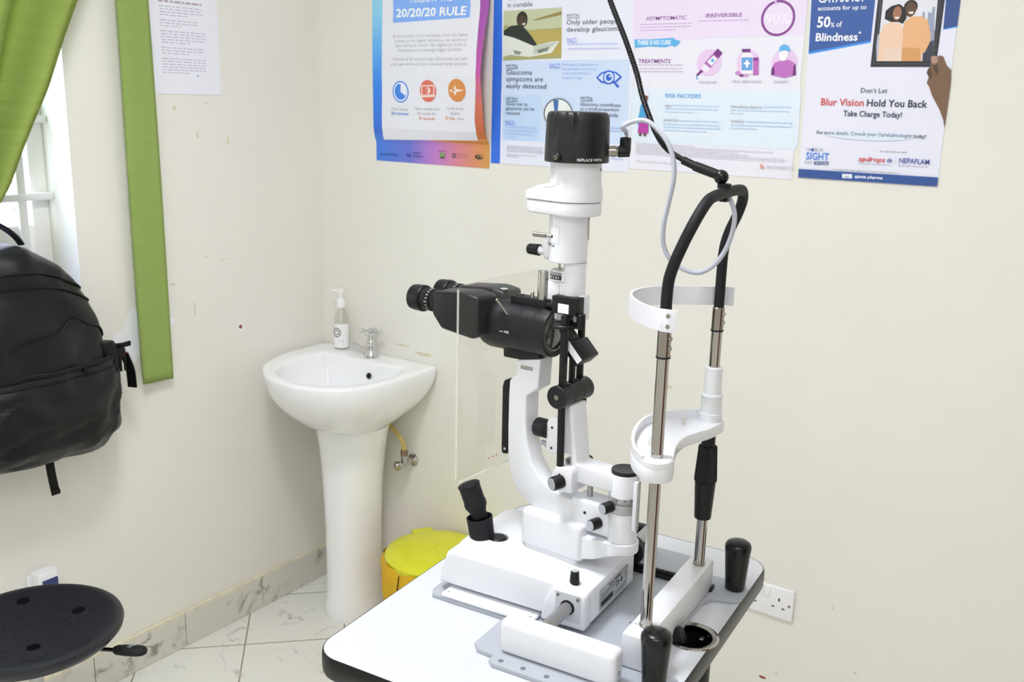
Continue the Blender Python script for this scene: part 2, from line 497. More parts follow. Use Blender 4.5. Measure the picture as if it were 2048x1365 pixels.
g = G(); g.box((-0.2, RY - 0.2, -0.12), (RX + 0.2, 0.2, 0), 'floor_tile')
obj('floor', g, kind='structure', origin=(0, 0, 0))
g = G(); g.box((-0.2, RY - 0.2, RZ), (RX + 0.2, 0.2, RZ + 0.1), 'ceiling_white')
obj('ceiling', g, kind='structure')
g = G(); g.box((0, 0, 0), (RX, 0.2, RZ), 'wall_paint')
wall_back = obj('wall_back', g, kind='structure', origin=(0, 0, 0))
g = G()
g.box((-WT, RY, 0), (0, WY0, RZ), 'wall_paint'); g.box((-WT, WY1, 0), (0, 0.2, RZ), 'wall_paint')
g.box((-WT, WY0, 0), (0, WY1, WZ0), 'wall_paint'); g.box((-WT, WY0, WZ1), (0, WY1, RZ), 'wall_paint')
wall_left = obj('wall_left', g, kind='structure', origin=(0, 0, 0))
g = G(); g.box((RX, RY, 0), (RX + 0.2, 0.2, RZ), 'wall_paint'); wall_right = obj('wall_right', g, kind='structure', origin=(RX, 0, 0))
g = G(); g.box((-WT, RY - 0.2, 0), (RX + 0.2, RY, RZ), 'wall_paint'); obj('wall_front', g, kind='structure', origin=(0, RY, 0))

# brown door in the right wall (seen only as a reflection in the chrome posts)
g = G(); g.box((RX - 0.035, -1.75, 0.002), (RX - 0.001, -0.85, 2.05), 'door_wood', 0.004)
for z0, z1 in ((0.2, 0.9), (1.05, 1.85)):
    for y0, y1 in ((-1.65, -1.34), (-1.26, -0.95)):
        g.box((RX - 0.045, y0, z0), (RX - 0.036, y1, z1), 'door_wood', 0.004)
door = obj('door_1', g, kind='structure')
g = G(); g.tube([(RX - 0.036, -1.68, 1.0), (RX - 0.085, -1.68, 1.0), (RX - 0.085, -1.57, 1.0)], 0.009, 'steel', smooth=4)
obj('door_handle', g, door)

# skirting tiles
def skirting(name, a, b, nx):
    g = G(); a = Vector(a); b = Vector(b); d = (b - a).normalized(); L = (b - a).length; n = Vector(nx)
    x = 0.0; k = 0
    while x < L - 1e-4:
        e = min(L, x + 0.297)
        p = a + d * (x + 0.0012); q = a + d * (e - 0.0012)
        lo = Vector((min(p.x, q.x, (p + n * 0.012).x), min(p.y, q.y, (p + n * 0.012).y), 0.0005))
        hi = Vector((max(p.x, q.x, (p + n * 0.012).x), max(p.y, q.y, (p + n * 0.012).y), 0.105))
        g.box(lo, hi, 'skirting_tile', 0.001, 1)
        x = e; k += 1
    lo = Vector((min(a.x, b.x, (a + n * .009).x, (b + n * .009).x), min(a.y, b.y, (a + n * .009).y, (b + n * .009).y), 0.1035))
    hi = Vector((max(a.x, b.x, (a + n * .009).x, (b + n * .009).x), max(a.y, b.y, (a + n * .009).y, (b + n * .009).y), 0.113))
    g.box(lo, hi, 'plaster', 0.003, 2)
    return obj(name, g, kind='structure')
skirting('baseboard_left', (0.0005, -0.013, 0), (0.0005, RY, 0), (1, 0, 0))
skirting('baseboard_back', (0.0005, -0.0005, 0), (RX, -0.0005, 0), (0, -1, 0))

# window: fixed white frame set near the outer face, bars and panes
g = G(); X0, X1 = -0.155, -0.115
g.box((X0, WY0, WZ0), (X1, WY0 + 0.045, WZ1), 'frame_white', 0.003); g.box((X0, WY1 - 0.045, WZ0), (X1, WY1, WZ1), 'frame_white', 0.003)
g.box((X0, WY0 + 0.045, WZ0), (X1, WY1 - 0.045, WZ0 + 0.045), 'frame_white', 0.003); g.box((X0, WY0 + 0.045, WZ1 - 0.045), (X1, WY1 - 0.045, WZ1), 'frame_white', 0.003)
win = obj('window_1', g, kind='structure')
g = G()   # lower casement: broad rails round a frosted pane
for y0, y1 in ((-1.42, -0.895),):
    g.box((-0.145, y0, 0.98), (-0.105, y0 + 0.05, 1.285), 'frame_white', 0.003); g.box((-0.145, y1 - 0.05, 0.98), (-0.105, y1, 1.285), 'frame_white', 0.003)
    g.box((-0.145, y0 + 0.05, 1.232), (-0.105, y1 - 0.05, 1.285), 'frame_white', 0.003); g.box((-0.145, y0 + 0.05, 0.98), (-0.105, y1 - 0.05, 1.03), 'frame_white', 0.003)
cas = obj('window_casement', g, win)
g = G(); g.box((-0.127, -1.37, 1.03), (-0.123, -0.945, 1.232), 'frosted_pane'); obj('pane', g, cas)
g = G(); g.box((-0.137, WY0 + 0.045, 1.29), (-0.133, WY1 - 0.045, WZ1 - 0.045), 'window_glass'); obj('pane', g, win)
g = G()
for z in (1.355, 1.545, 1.75, 1.95): g.box((-0.108, WY0, z - 0.009), (-0.09, WY1, z + 0.009), 'frame_metal', 0.002)
for y in (-0.925, -1.15, -1.4, -1.65, -1.88): g.box((-0.112, y - 0.011, WZ0), (-0.092, y + 0.011, 1.555 if y == -0.925 else WZ1), 'frame_metal', 0.002)
obj('window_bars', g, win)
g = G(); g.box((-0.10, WY0 + .001, WZ0 - 0.0), (0.02, WY1 - .001, WZ0 + 0.02), 'frame_white', 0.004); obj('window_sill', g, win)

# yard wall of rough stone beyond the window
random.seed(4)
g = G()
def yard(u, v):
    y = -4.2 + 5.2 * u; z = -0.1 + 3.0 * v
    return (-1.75 + 0.10 * noise.noise((y * 3, z * 3, 1.3)) + 0.04 * noise.noise((y * 9, z * 9, 4)), y, z)
g.grid(yard, 90, 60, 'yard_stone')
tag(obj('yard_wall', g), 'rough pale stone wall in bright sun beyond the window bars', 'stone wall', kind='structure')
g = G(); g.box((-2.2, -4.2, -0.14), (-0.21, 1.0, -0.101), 'yard_stone'); obj('yard_ground', g, kind='structure')

# marks in the paint, plugs and bare patches, flush on the walls
def blob(cy, cz, ry, rz, seed, wall, m, t=0.0006, n=28, pts=None):
    g = G(); P = []
    if pts: P = [(p.x, p.y) for p in spline([Vector((a, b, 0)) for a, b in pts], 5, True)]
    else:
        for k in range(n):
            a = 2 * math.pi * k / n; q = 1 + 0.35 * noise.noise((math.cos(a) * 1.6, math.sin(a) * 1.6, seed))
            P.append((cy + ry * q * math.cos(a), cz + rz * q * math.sin(a)))
    if wall == 'L': g.prism(P, 0.0, t, 'x', m)
    else: g.prism(P, -t, 0.0, 'y', m)
    return g
obj('bare_patch', blob(0, 0, 0, 0, 0, 'L', 'wall_primer', pts=[(-0.745, 0.93), (-0.77, 0.955), (-0.765, 0.985), (-0.735, 1.0), (-0.722, 1.03), (-0.70, 1.055), (-0.675, 1.02), (-0.63, 1.018), (-0.59, 1.01), (-0.573, 1.0), (-0.585, 0.982), (-0.62, 0.974), (-0.66, 0.96), (-0.69, 0.93), (-0.705, 0.905), (-0.725, 0.90)]), wall_left, 'white bare patch behind the green strip')
for y, z, r in ((-0.346, 0.940, 0.006), (-0.733, 0.932, 0.0075)):
    g = blob(y, z, r * 1.9, r * 2.0, y * 9, 'L', 'wall_primer', 0.0008); g.lathe([(r, 0), (r, 0.0014), (r * 0.6, 0.0016)], (0, y, z), 'x', 'red_plug', 18)
    obj('wall_plug', g, wall_left, 'red wall plug in a chipped hole')
for i, (y, z, a, b) in enumerate(((-0.535, 1.577, .006, .006), (-0.465, 1.505, .004, .010), (-0.43, 1.59, .006, .002), (-0.362, 1.487, .003, .012), (-0.455, 1.165, .004, .003), (-0.40, 1.150, .016, .002), (-0.60, 1.30, .006, .02), (-0.575, 1.10, .010, .003), (-0.505, 1.02, .003, .02), (-0.70, 1.32, .002, .002))):
    obj('paint_chip', blob(y, z, a, b, i * 3.1, 'L', 'paint_chip', 0.0004), wall_left)
for i, (x, z, a, b) in enumerate(((0.425, 0.857, .035, .006), (0.34, 0.872, .03, .003), (1.50, 0.463, .05, .006), (1.24, 0.91, .015, .008), (1.72, 0.44, .003, .004), (1.79, 0.29, .004, .004), (1.60, 0.215, .004, .006))):
    obj('paint_chip', blob(x, z, a, b, i * 2.3 + 50, 'B', 'paint_chip', 0.0005), wall_back)
g = blob(1.565, 0.190, .011, .003, 77, 'B', 'red_plug', 0.0005); obj('brick_chip', g, wall_back)
# pipe stub beside the pedestal
g = G(); g.lathe([(0.022, 0), (0.022, 0.004), (0.014, 0.008), (0.012, 0.02), (0.006, 0.021)], (0.232, -0.0005, 0.477), (0, -1, 0), 'dirty_metal', 24); obj('pipe_flange', g, wall_back)

# ceiling lamp (round opal disc), curtain pole
T = Matrix.Translation((LAMP_POS[0], LAMP_POS[1], LAMP_POS[2]))
cl = empty('ceiling_light', T, 'round white ceiling light above the floor between sink and table', 'ceiling light')
g = G(T); g.lathe([(0.235, 0.029), (0.235, -0.02), (0.225, -0.03), (0.215, -0.03), (0.215, 0.029)], (0, 0, 0), 'z', 'frame_white', 48); obj('housing', g, cl)
m, nt, p = nodes_of('lamp_opal'); p.inputs['Emission Color'].default_value = (.95, .98, 1, 1); p.inputs['Emission Strength'].default_value = 6.0
g = G(T); g.lathe([(0.212, -0.026), (0.15, -0.042), (0.001, -0.048)], (0, 0, 0), 'z', 'lamp_opal', 48); obj('diffuser', g, cl)
cr = G(); cr.cyl((0.070, -2.35, 2.295), (0.070, -0.55, 2.295), 0.011, 'steel')
for y in (-2.35, -0.55): cr.sphere((0.070, y, 2.295), 0.02, 'steel')
for y in (-2.25, -0.60): cr.box((0.0005, y - 0.012, 2.287), (0.07, y + 0.012, 2.300), 'steel', 0.002)
tag(obj('curtain_pole', cr), 'thin steel pole carrying the green curtain above the window', 'curtain pole')

T = Matrix.Translation(FILL_POS)  # added panel that houses the fill light behind the camera
cp = empty('added_fill_panel', T, 'added rectangular fill light panel, unseen on the ceiling near the front wall', 'ceiling light')
g = G(T); g.box((-.62, -.32, .0), (.62, .32, .049), 'frame_white', .004); obj('housing', g, cp)
g = G(T); g.box((-.59, -.29, -.004), (.59, .29, -.0005), 'lamp_opal'); obj('diffuser', g, cp)

# green curtain gathered to the left
EDGE = [(2.28, -0.68), (2.10, -0.745), (1.95, -0.79), (1.822, -0.850), (1.735, -0.891), (1.62, -0.94), (1.564, -0.971), (1.48, -1.015), (1.403, -1.052), (1.30, -1.125), (1.2, -1.25), (1.12, -1.32), (1.06, -1.34), (0.9, -1.33), (0.7, -1.32)]
def lerp_tab(z, tab):
    for (z1, y1), (z0, y0) in zip(tab, tab[1:]):
        if z >= z0: return y0 + (y1 - y0) * (z - z0) / (z1 - z0)
    return tab[-1][1]
def curt(u, v):
    z = 0.72 + 1.562 * v
    e = lerp_tab(z, EDGE)
    wdt = 0.95 if z > 2.0 else 0.22 + (0.95 - 0.22) * max(0, min(1, (z - 1.1) / 0.9)) ** 0.8
    if z < 1.1: wdt = 0.22
    y = e - wdt * u
    amp = 0.026 * (0.5 + 0.5 * min(1, u * 5))
    amp *= 1.7
    x = 0.088 + amp * math.copysign(abs(math.sin(u * 34 + 0.2)) ** 0.7, math.sin(u * 34 + 0.2)) + 0.004 * math.sin(u * 30 + 0.4 + 0.5 * math.sin(z * 2)) + 0.006 * math.sin(u * 57 + z * 3)
    return (x, y, z)
g = G(); g.grid(curt, 120, 60, 'curtain_cloth'); 
c1 = obj('curtain', g, None, 'green curtain swept to the left side of the window', 'curtain', sharp=80)
c1.modifiers.new('thick', 'SOLIDIFY').thickness = 0.0012
g = G()
for v in range(8, 59):
    a = Vector(curt(0.033, v / 60)); b = Vector(curt(0.033, (v + 0.72) / 60)); n_ = Vector((0.0016, 0, 0))
    g.tube([a + n_, b + n_], 0.0011, 'curtain_stitch', 6)
obj('hem_stitch', g, c1, 'darker stitched hem line')
g = G(); g.grid(lambda u, v: tuple(Vector(curt(.033 * u, .10 + .895 * v)) + Vector((-.0022, 0, 0))), 4, 56, 'strip_cloth'); obj('hem', g, c1, 'double folded hem', sharp=80)
# flat green strip hanging to its right
def strip(u, v):
    z = 0.846 + 1.42 * v
    yl = -0.703 - 0.008 * v; yr = -0.608 - 0.012 * v
    x = 0.030 + 0.003 * math.sin(z * 4 + u * 2) + 0.002 * math.sin(u * 6)
    return (x, yl + (yr - yl) * u, z - 0.005 * u * (1 - v))
g = G(); g.grid(strip, 8, 60, 'strip_cloth')
c2 = obj('curtain_strip', g, None, 'narrow flat green cloth strip hanging on the wall right of the window', 'curtain', sharp=80)
c2.modifiers.new('thick', 'SOLIDIFY').thickness = 0.006

# ------------------------------------------------------------ paper notice and posters
def sheet_pts(x0, x1, z0, z1): return [(x0, z0), (x1, z0), (x1, z1), (x0, z1)]
# notice on the left wall: y runs -0.595..-0.380
g = G()
def LN(y, z, k): return (0.0012 + 0.0002 * k, y, z)
def lquad(y0, y1, z0, z1, k, m): g.add([LN(y0, z0, k), LN(y1, z0, k), LN(y1, z1, k), LN(y0, z1, k)], [(0, 1, 2, 3)], m)
lquad(-0.596, -0.380, 1.613, 1.912, 0, 'print_white')
random.seed(9)
ink('b7a4b4'); ink('c3c0d2'); ink('b0c8e4')
zl = 1.842
def words(y0, y1, z, th, m, k=1):
    y = y0
    while y < y1 - 0.004:
        w = min(random.uniform(0.008, 0.022), y1 - y); lquad(y, y + w, z, z + th, k, m); y += w + 0.004
words(-0.568, -0.432, 1.846, 0.0052, 'ink_b7a4b4')
for i, (n_, e) in enumerate(((4, -0.43), (3, -0.45), (5, -0.425), (3, -0.43), (6, -0.426), (4, -0.426))):
    for j in range(n_):
        zl -= 0.0072
        if zl < 1.666: break
        words(-0.565 if j else -0.567, e if j < n_ - 1 else e - 0.05, zl, 0.0026, 'ink_c3c0d2')
    zl -= 0.006
g.add([LN(-0.455 + 0.004 * math.cos(a * math.pi / 8), 1.662 + 0.004 * math.sin(a * math.pi / 8), 1) for a in range(16)], [tuple(range(16))], 'ink_b0c8e4')
obj('paper_notice', g, None, 'white printed paper notice taped on the left wall beside the green strip', 'notice')

POSTER_A=[
 ('P','e9eaf5',[(0.2795,2.0326),(0.2786,1.8907),(0.2786,1.7144),(0.2780,1.6537),(0.2740,1.5388),(0.2734,1.5155),(0.2723,1.4956),(0.4500,1.5018),(0.6270,1.5082),(0.6318,1.5350),(0.6307,1.5605),(0.6446,1.6678),(0.6439,1.7133),(0.6313,1.8786),(0.6319,2.0199)]),
 ('P','86b2fb',[(0.3183,1.9434),(0.3210,1.8264),(0.6016,1.8341),(0.5954,1.9312)]),
 ('T','FOLLOW THE',0.3850,0.5345,1.8798,0.0185,'f4f6ff',1,0),
 ('T','20/20/20 RULE',0.3320,0.5867,1.8418,0.0221,'fafbff',2,0),
 ('T','In and outside of the workplace, from tiny laptop',0.3249,0.6047,1.7857,0.0085,'aaaab4',0,0),
 ('T','screens to the biggest televisions, we spend our',0.3295,0.6034,1.7724,0.0085,'aaaab4',0,0),
 ('T','days staring at screens. But digital eye strain is',0.3330,0.6020,1.7599,0.0085,'aaaab4',0,0),
 ('T','becoming an increasingly bigger problem.',0.3467,0.5906,1.7468,0.0085,'aaaab4',0,0),
 ('T','A break of 20 seconds every 20 minutes can save',0.3247,0.6099,1.7223,0.0085,'aaaab4',0,0),
 ('T','your eyes and body from unwanted strain and pain.',0.3156,0.6156,1.7086,0.0085,'aaaab4',0,0),
 ('E','3f86ea',0.3545,1.6353,0.0326,0.0303,0),
 ('E','eef2fd',0.3545,1.6353,0.0284,0.0266,0),
 ('E','3f86ea',0.3545,1.6353,0.0239,0.0226,0),
 ('P','eef2fd',[(0.3545,1.6353),(0.3562,1.6586),(0.3663,1.6566),(0.3750,1.6491),(0.3775,1.6366),(0.3746,1.6240)]),
 ('E','df7362',0.4642,1.6389,0.0317,0.0302,0),
 ('P','f6dcd8',[(0.4392,1.6539),(0.4900,1.6558),(0.4880,1.6286),(0.4373,1.6264)]),
 ('P','df7362',[(0.4430,1.6512),(0.4859,1.6524),(0.4843,1.6306),(0.4414,1.6286)]),
 ('P','f6dcd8',[(0.4334,1.6257),(0.4908,1.6283),(0.4895,1.6232),(0.4350,1.6209)]),
 ('E','f6dcd8',0.4643,1.6406,0.0097,0.0089,0),
 ('P','df7362',[(0.4637,1.6405),(0.4643,1.6487),(0.4562,1.6445),(0.4549,1.6377),(0.4612,1.6323)]),
 ('E','dd904a',0.5741,1.6420,0.0324,0.0305,0),
 ('P','f8e8dc',[(0.5421,1.6409),(0.5621,1.6459),(0.5686,1.6566),(0.5724,1.6460),(0.6015,1.6424),(0.5716,1.6373),(0.5661,1.6272),(0.5613,1.6365)]),
 ('E','b87a3a',0.5618,1.6419,0.0041,0.0035,0),
 ('T','Once every',0.3165,0.3826,1.5826,0.0085,'b4b4bc',0,0),
 ('T','20 minutes',0.3146,0.3840,1.5698,0.0085,'6f95de',1,0),
 ('T','Take a break from',0.4075,0.5069,1.5861,0.0083,'b4b4bc',0,0),
 ('T','the screen for',0.4187,0.4921,1.5733,0.0083,'b4b4bc',0,0),
 ('T','20 seconds',0.4234,0.4850,1.5594,0.0084,'e29a8c',1,0),
 ('T','Look at an',0.5336,0.5942,1.5897,0.0081,'b4b4bc',0,0),
 ('T','object',0.5447,0.5798,1.5768,0.0081,'b4b4bc',0,0),
 ('T','20 feet',0.5241,0.5622,1.5626,0.0082,'e3a87c',1,0),
 ('T','away',0.5690,0.5955,1.5629,0.0082,'b4b4bc',0,0),
 ('E','2f4d9c',0.2600,1.4522,0.0057,0.0044,0.7),
 ('T','YOUR EYES',0.2690,0.3248,1.4497,0.0066,'2f4d9c',1,0),
 ('E','33428f',0.3678,1.4548,0.0077,0.0052,0.5),
 ('G',0.3833,0.4120,1.4614,0.0029,'3b4a96'),
 ('G',0.3833,0.4215,1.4520,0.0029,'3b4a96'),
 ('P','86a06a',[(0.4852,1.4679),(0.5036,1.4689),(0.5037,1.4569),(0.4853,1.4559)]),
 ('P','4b4650',[(0.4871,1.4560),(0.5019,1.4568),(0.5001,1.4524),(0.4890,1.4519)]),
 ('G',0.4796,0.5090,1.4726,0.0016,'8a5a8a'),
 ('E','5a4a58',0.5374,1.4629,0.0069,0.0070,0.6),
 ('G',0.5473,0.5901,1.4690,0.0013,'c08a80'),
 ('G',0.5473,0.5902,1.4641,0.0013,'c08a80'),
 ('G',0.5474,0.5903,1.4592,0.0013,'c08a80'),
 ('E','4a3d33',0.6264,1.4633,0.0139,0.0063,0),
 ('E','d09a5c',0.6307,1.4642,0.0087,0.0036,0),
 ('E','4a3d33',0.6299,1.4638,0.0042,0.0033,0),
]
POSTER_B=[
 ('P','e8ebfb',[(0.6890,2.0273),(0.7051,1.4498),(1.0958,1.4605),(1.0767,2.0020)]),
 ('P','cfe0fb',[(0.6992,1.7220),(0.7040,1.5119),(1.0923,1.5188),(1.0854,1.7249)]),
 ('P','c3dafa',[(0.6992,1.7220),(0.7040,1.5119),(0.8266,1.5139),(0.8267,1.6351),(0.7013,1.6329)]),
 ('P','a9a976',[(0.6992,1.8498),(0.8823,1.8537),(0.8857,1.7278),(0.7008,1.7223)]),
 ('P','c3c9a8',[(0.6992,1.8498),(0.8823,1.8537),(0.8838,1.8044),(0.7842,1.8000),(0.6994,1.8143)]),
 ('P','9a8a50',[(0.7912,1.8249),(0.8815,1.8447),(0.8819,1.8350),(0.8069,1.8233)]),
 ('P','b9a860',[(0.7842,1.8000),(0.8837,1.8007),(0.8857,1.7340),(0.8024,1.7343)]),
 ('P','27302b',[(0.7003,1.7989),(0.7228,1.8112),(0.7454,1.8133),(0.7681,1.8053),(0.7878,1.7874),(0.8092,1.7620),(0.7860,1.7496),(0.7014,1.7605)]),
 ('E','2b2721',0.7594,1.8269,0.0175,0.0201,0),
 ('P','4a3a2c',[(0.7448,1.8310),(0.7606,1.8381),(0.7752,1.8302),(0.7757,1.8152),(0.7633,1.8054),(0.7486,1.8133)]),
 ('P','e8e4da',[(0.7582,1.8156),(0.7708,1.8191),(0.7679,1.8116)]),
 ('P','dfe3dc',[(0.6996,1.7887),(0.7367,1.7805),(0.7983,1.7596),(0.8480,1.7691),(0.8786,1.7712),(0.8553,1.7416),(0.7866,1.7318),(0.7218,1.7372),(0.7005,1.7321)]),
 ('P','c3cabf',[(0.7983,1.7596),(0.8756,1.7700),(0.8410,1.7492),(0.7991,1.7368)]),
 ('P','8a9488',[(0.7344,1.7499),(0.7605,1.7447),(0.7543,1.7370),(0.7380,1.7397)]),
 ('P','7d877c',[(0.8097,1.7494),(0.8485,1.7566),(0.8427,1.7467),(0.8148,1.7406)]),
 ('T','Glaucoma',0.7111,0.7956,1.8764,0.0112,'4b4f5e',0,0),
 ('T','is curable',0.7117,0.7915,1.8590,0.0112,'4b4f5e',0,0),
 ('T','MYTH:',0.8988,0.9360,1.8282,0.0082,'4b4f5e',0,0),
 ('P','4b4f5e',[(0.8988,1.8270),(0.9361,1.8266),(0.9362,1.8254),(0.8989,1.8258)]),
 ('T','Only older people',0.8981,1.0522,1.8107,0.0120,'4b4f5e',0,0),
 ('T','develop glaucoma',0.8989,1.0574,1.7932,0.0120,'4b4f5e',0,0),
 ('T','FACT:',0.9015,0.9324,1.7692,0.0083,'7d90ea',0,0),
 ('P','7d90ea',[(0.9015,1.7676),(0.9324,1.7678),(0.9325,1.7665),(0.9016,1.7664)]),
 ('G',0.9033,1.0524,1.7611,0.0033,'c3ccf4'),
 ('G',0.9038,1.0601,1.7500,0.0033,'c3ccf4'),
 ('T','MYTH:',0.7121,0.7505,1.7039,0.0088,'4b4f5e',0,0),
 ('P','4b4f5e',[(0.7121,1.7021),(0.7506,1.7027),(0.7506,1.7014),(0.7122,1.7008)]),
 ('T','Glaucoma',0.7126,0.7962,1.6865,0.0124,'4b4f5e',0,0),
 ('T','symptoms are',0.7131,0.8313,1.6692,0.0124,'4b4f5e',0,0),
 ('T','easily detected',0.7136,0.8426,1.6512,0.0124,'4b4f5e',0,0),
 ('T','FACT:',0.8505,0.8845,1.7062,0.0085,'7d90ea',0,0),
 ('P','7d90ea',[(0.8506,1.7044),(0.8845,1.7050),(0.8846,1.7037),(0.8507,1.7031)]),
 ('T','Most cases of glaucoma are',0.8889,0.9978,1.7101,0.0062,'aabdf2',0,0),
 ('T','asymptomatic, so it can go',0.8894,0.9940,1.6990,0.0062,'aabdf2',0,0),
 ('T','undetected until at an',0.8899,0.9725,1.6884,0.0062,'aabdf2',0,0),
 ('T','advanced stage',0.8904,0.9508,1.6771,0.0062,'aabdf2',0,0),
 ('P','2f63d6',[(0.9928,1.6805),(1.0060,1.6928),(1.0288,1.6990),(1.0520,1.6937),(1.0668,1.6829),(1.0533,1.6713),(1.0307,1.6650),(1.0073,1.6690)]),
 ('P','d3e2fb',[(0.9987,1.6807),(1.0105,1.6904),(1.0290,1.6953),(1.0479,1.6913),(1.0609,1.6827),(1.0489,1.6737),(1.0305,1.6689),(1.0115,1.6721)]),
 ('E','2f63d6',1.0298,1.6814,0.0172,0.0164,0),
 ('E','d3e2fb',1.0298,1.6814,0.0138,0.0133,0),
 ('E','2f63d6',1.0298,1.6814,0.0086,0.0085,0),
 ('E','eef3ff',1.0332,1.6845,0.0029,0.0028,0),
 ('P','2f63d6',[(1.0404,1.6718),(1.0446,1.6743),(1.0611,1.6599),(1.0563,1.6562)]),
 ('T','MYTH:',0.7146,0.7523,1.6183,0.0089,'4b4f5e',0,0),
 ('P','4b4f5e',[(0.7146,1.6161),(0.7523,1.6174),(0.7524,1.6161),(0.7147,1.6148)]),
 ('T','Vision lost to',0.7141,0.7846,1.6058,0.0086,'4b4f5e',0,0),
 ('T','glaucoma can be',0.7145,0.8072,1.5943,0.0086,'4b4f5e',0,0),
 ('T','restored',0.7148,0.7607,1.5820,0.0087,'4b4f5e',0,0),
 ('T','FACT:',0.7138,0.7454,1.5575,0.0079,'7d90ea',0,0),
 ('P','7d90ea',[(0.7139,1.5551),(0.7454,1.5567),(0.7454,1.5554),(0.7139,1.5538)]),
 ('T','The effects of glaucoma are',0.7142,0.8124,1.5469,0.0061,'a9bbf0',0,0),
 ('T','irreversible. Once vision is lost',0.7144,0.8224,1.5381,0.0061,'a9bbf0',0,0),
 ('T','to glaucoma it cannot be',0.7147,0.8067,1.5290,0.0061,'a9bbf0',0,0),
 ('T','restored',0.7149,0.7466,1.5191,0.0061,'a9bbf0',0,0),
 ('E','5c606c',0.8826,1.5891,0.0445,0.0388,0),
 ('E','e9efee',0.8831,1.5884,0.0415,0.0363,0),
 ('P','3f6fb0',[(0.8664,1.6231),(0.8835,1.6235),(0.8817,1.5929),(0.8725,1.5901)]),
 ('P','b9c78a',[(0.8947,1.5779),(0.9077,1.5987),(0.9200,1.5964),(0.9225,1.5762)]),
 ('P','9db58a',[(0.8498,1.5688),(0.8621,1.5769),(0.8628,1.5589)]),
 ('T','MYTH:',0.9505,0.9861,1.6248,0.0085,'4b4f5e',0,0),
 ('P','4b4f5e',[(0.9505,1.6227),(0.9862,1.6240),(0.9863,1.6227),(0.9506,1.6215)]),
 ('T','Glaucoma contributes',0.9490,1.0688,1.6106,0.0082,'4b4f5e',0,0),
 ('T','to a small proportion',0.9496,1.0631,1.5993,0.0082,'4b4f5e',0,0),
 ('T','of blindness globally',0.9502,1.0631,1.5857,0.0082,'4b4f5e',0,0),
 ('G',1.0411,1.0756,1.5576,0.0029,'c0cbf4'),
 ('G',1.0415,1.0761,1.5502,0.0029,'c0cbf4'),
 ('G',0.7206,0.8398,1.4979,0.0018,'c4c6d2'),
 ('G',0.7207,0.8399,1.4932,0.0018,'c4c6d2'),
 ('G',0.7208,0.8401,1.4885,0.0018,'c4c6d2'),
 ('G',0.7210,0.8403,1.4838,0.0018,'c4c6d2'),
 ('G',0.7212,0.8198,1.4750,0.0018,'c4c6d2'),
 ('G',0.7214,0.7630,1.4703,0.0018,'c4c6d2'),
 ('T','Medicine',1.0470,1.0818,1.4794,0.0056,'8fa6e6',0,0),
]
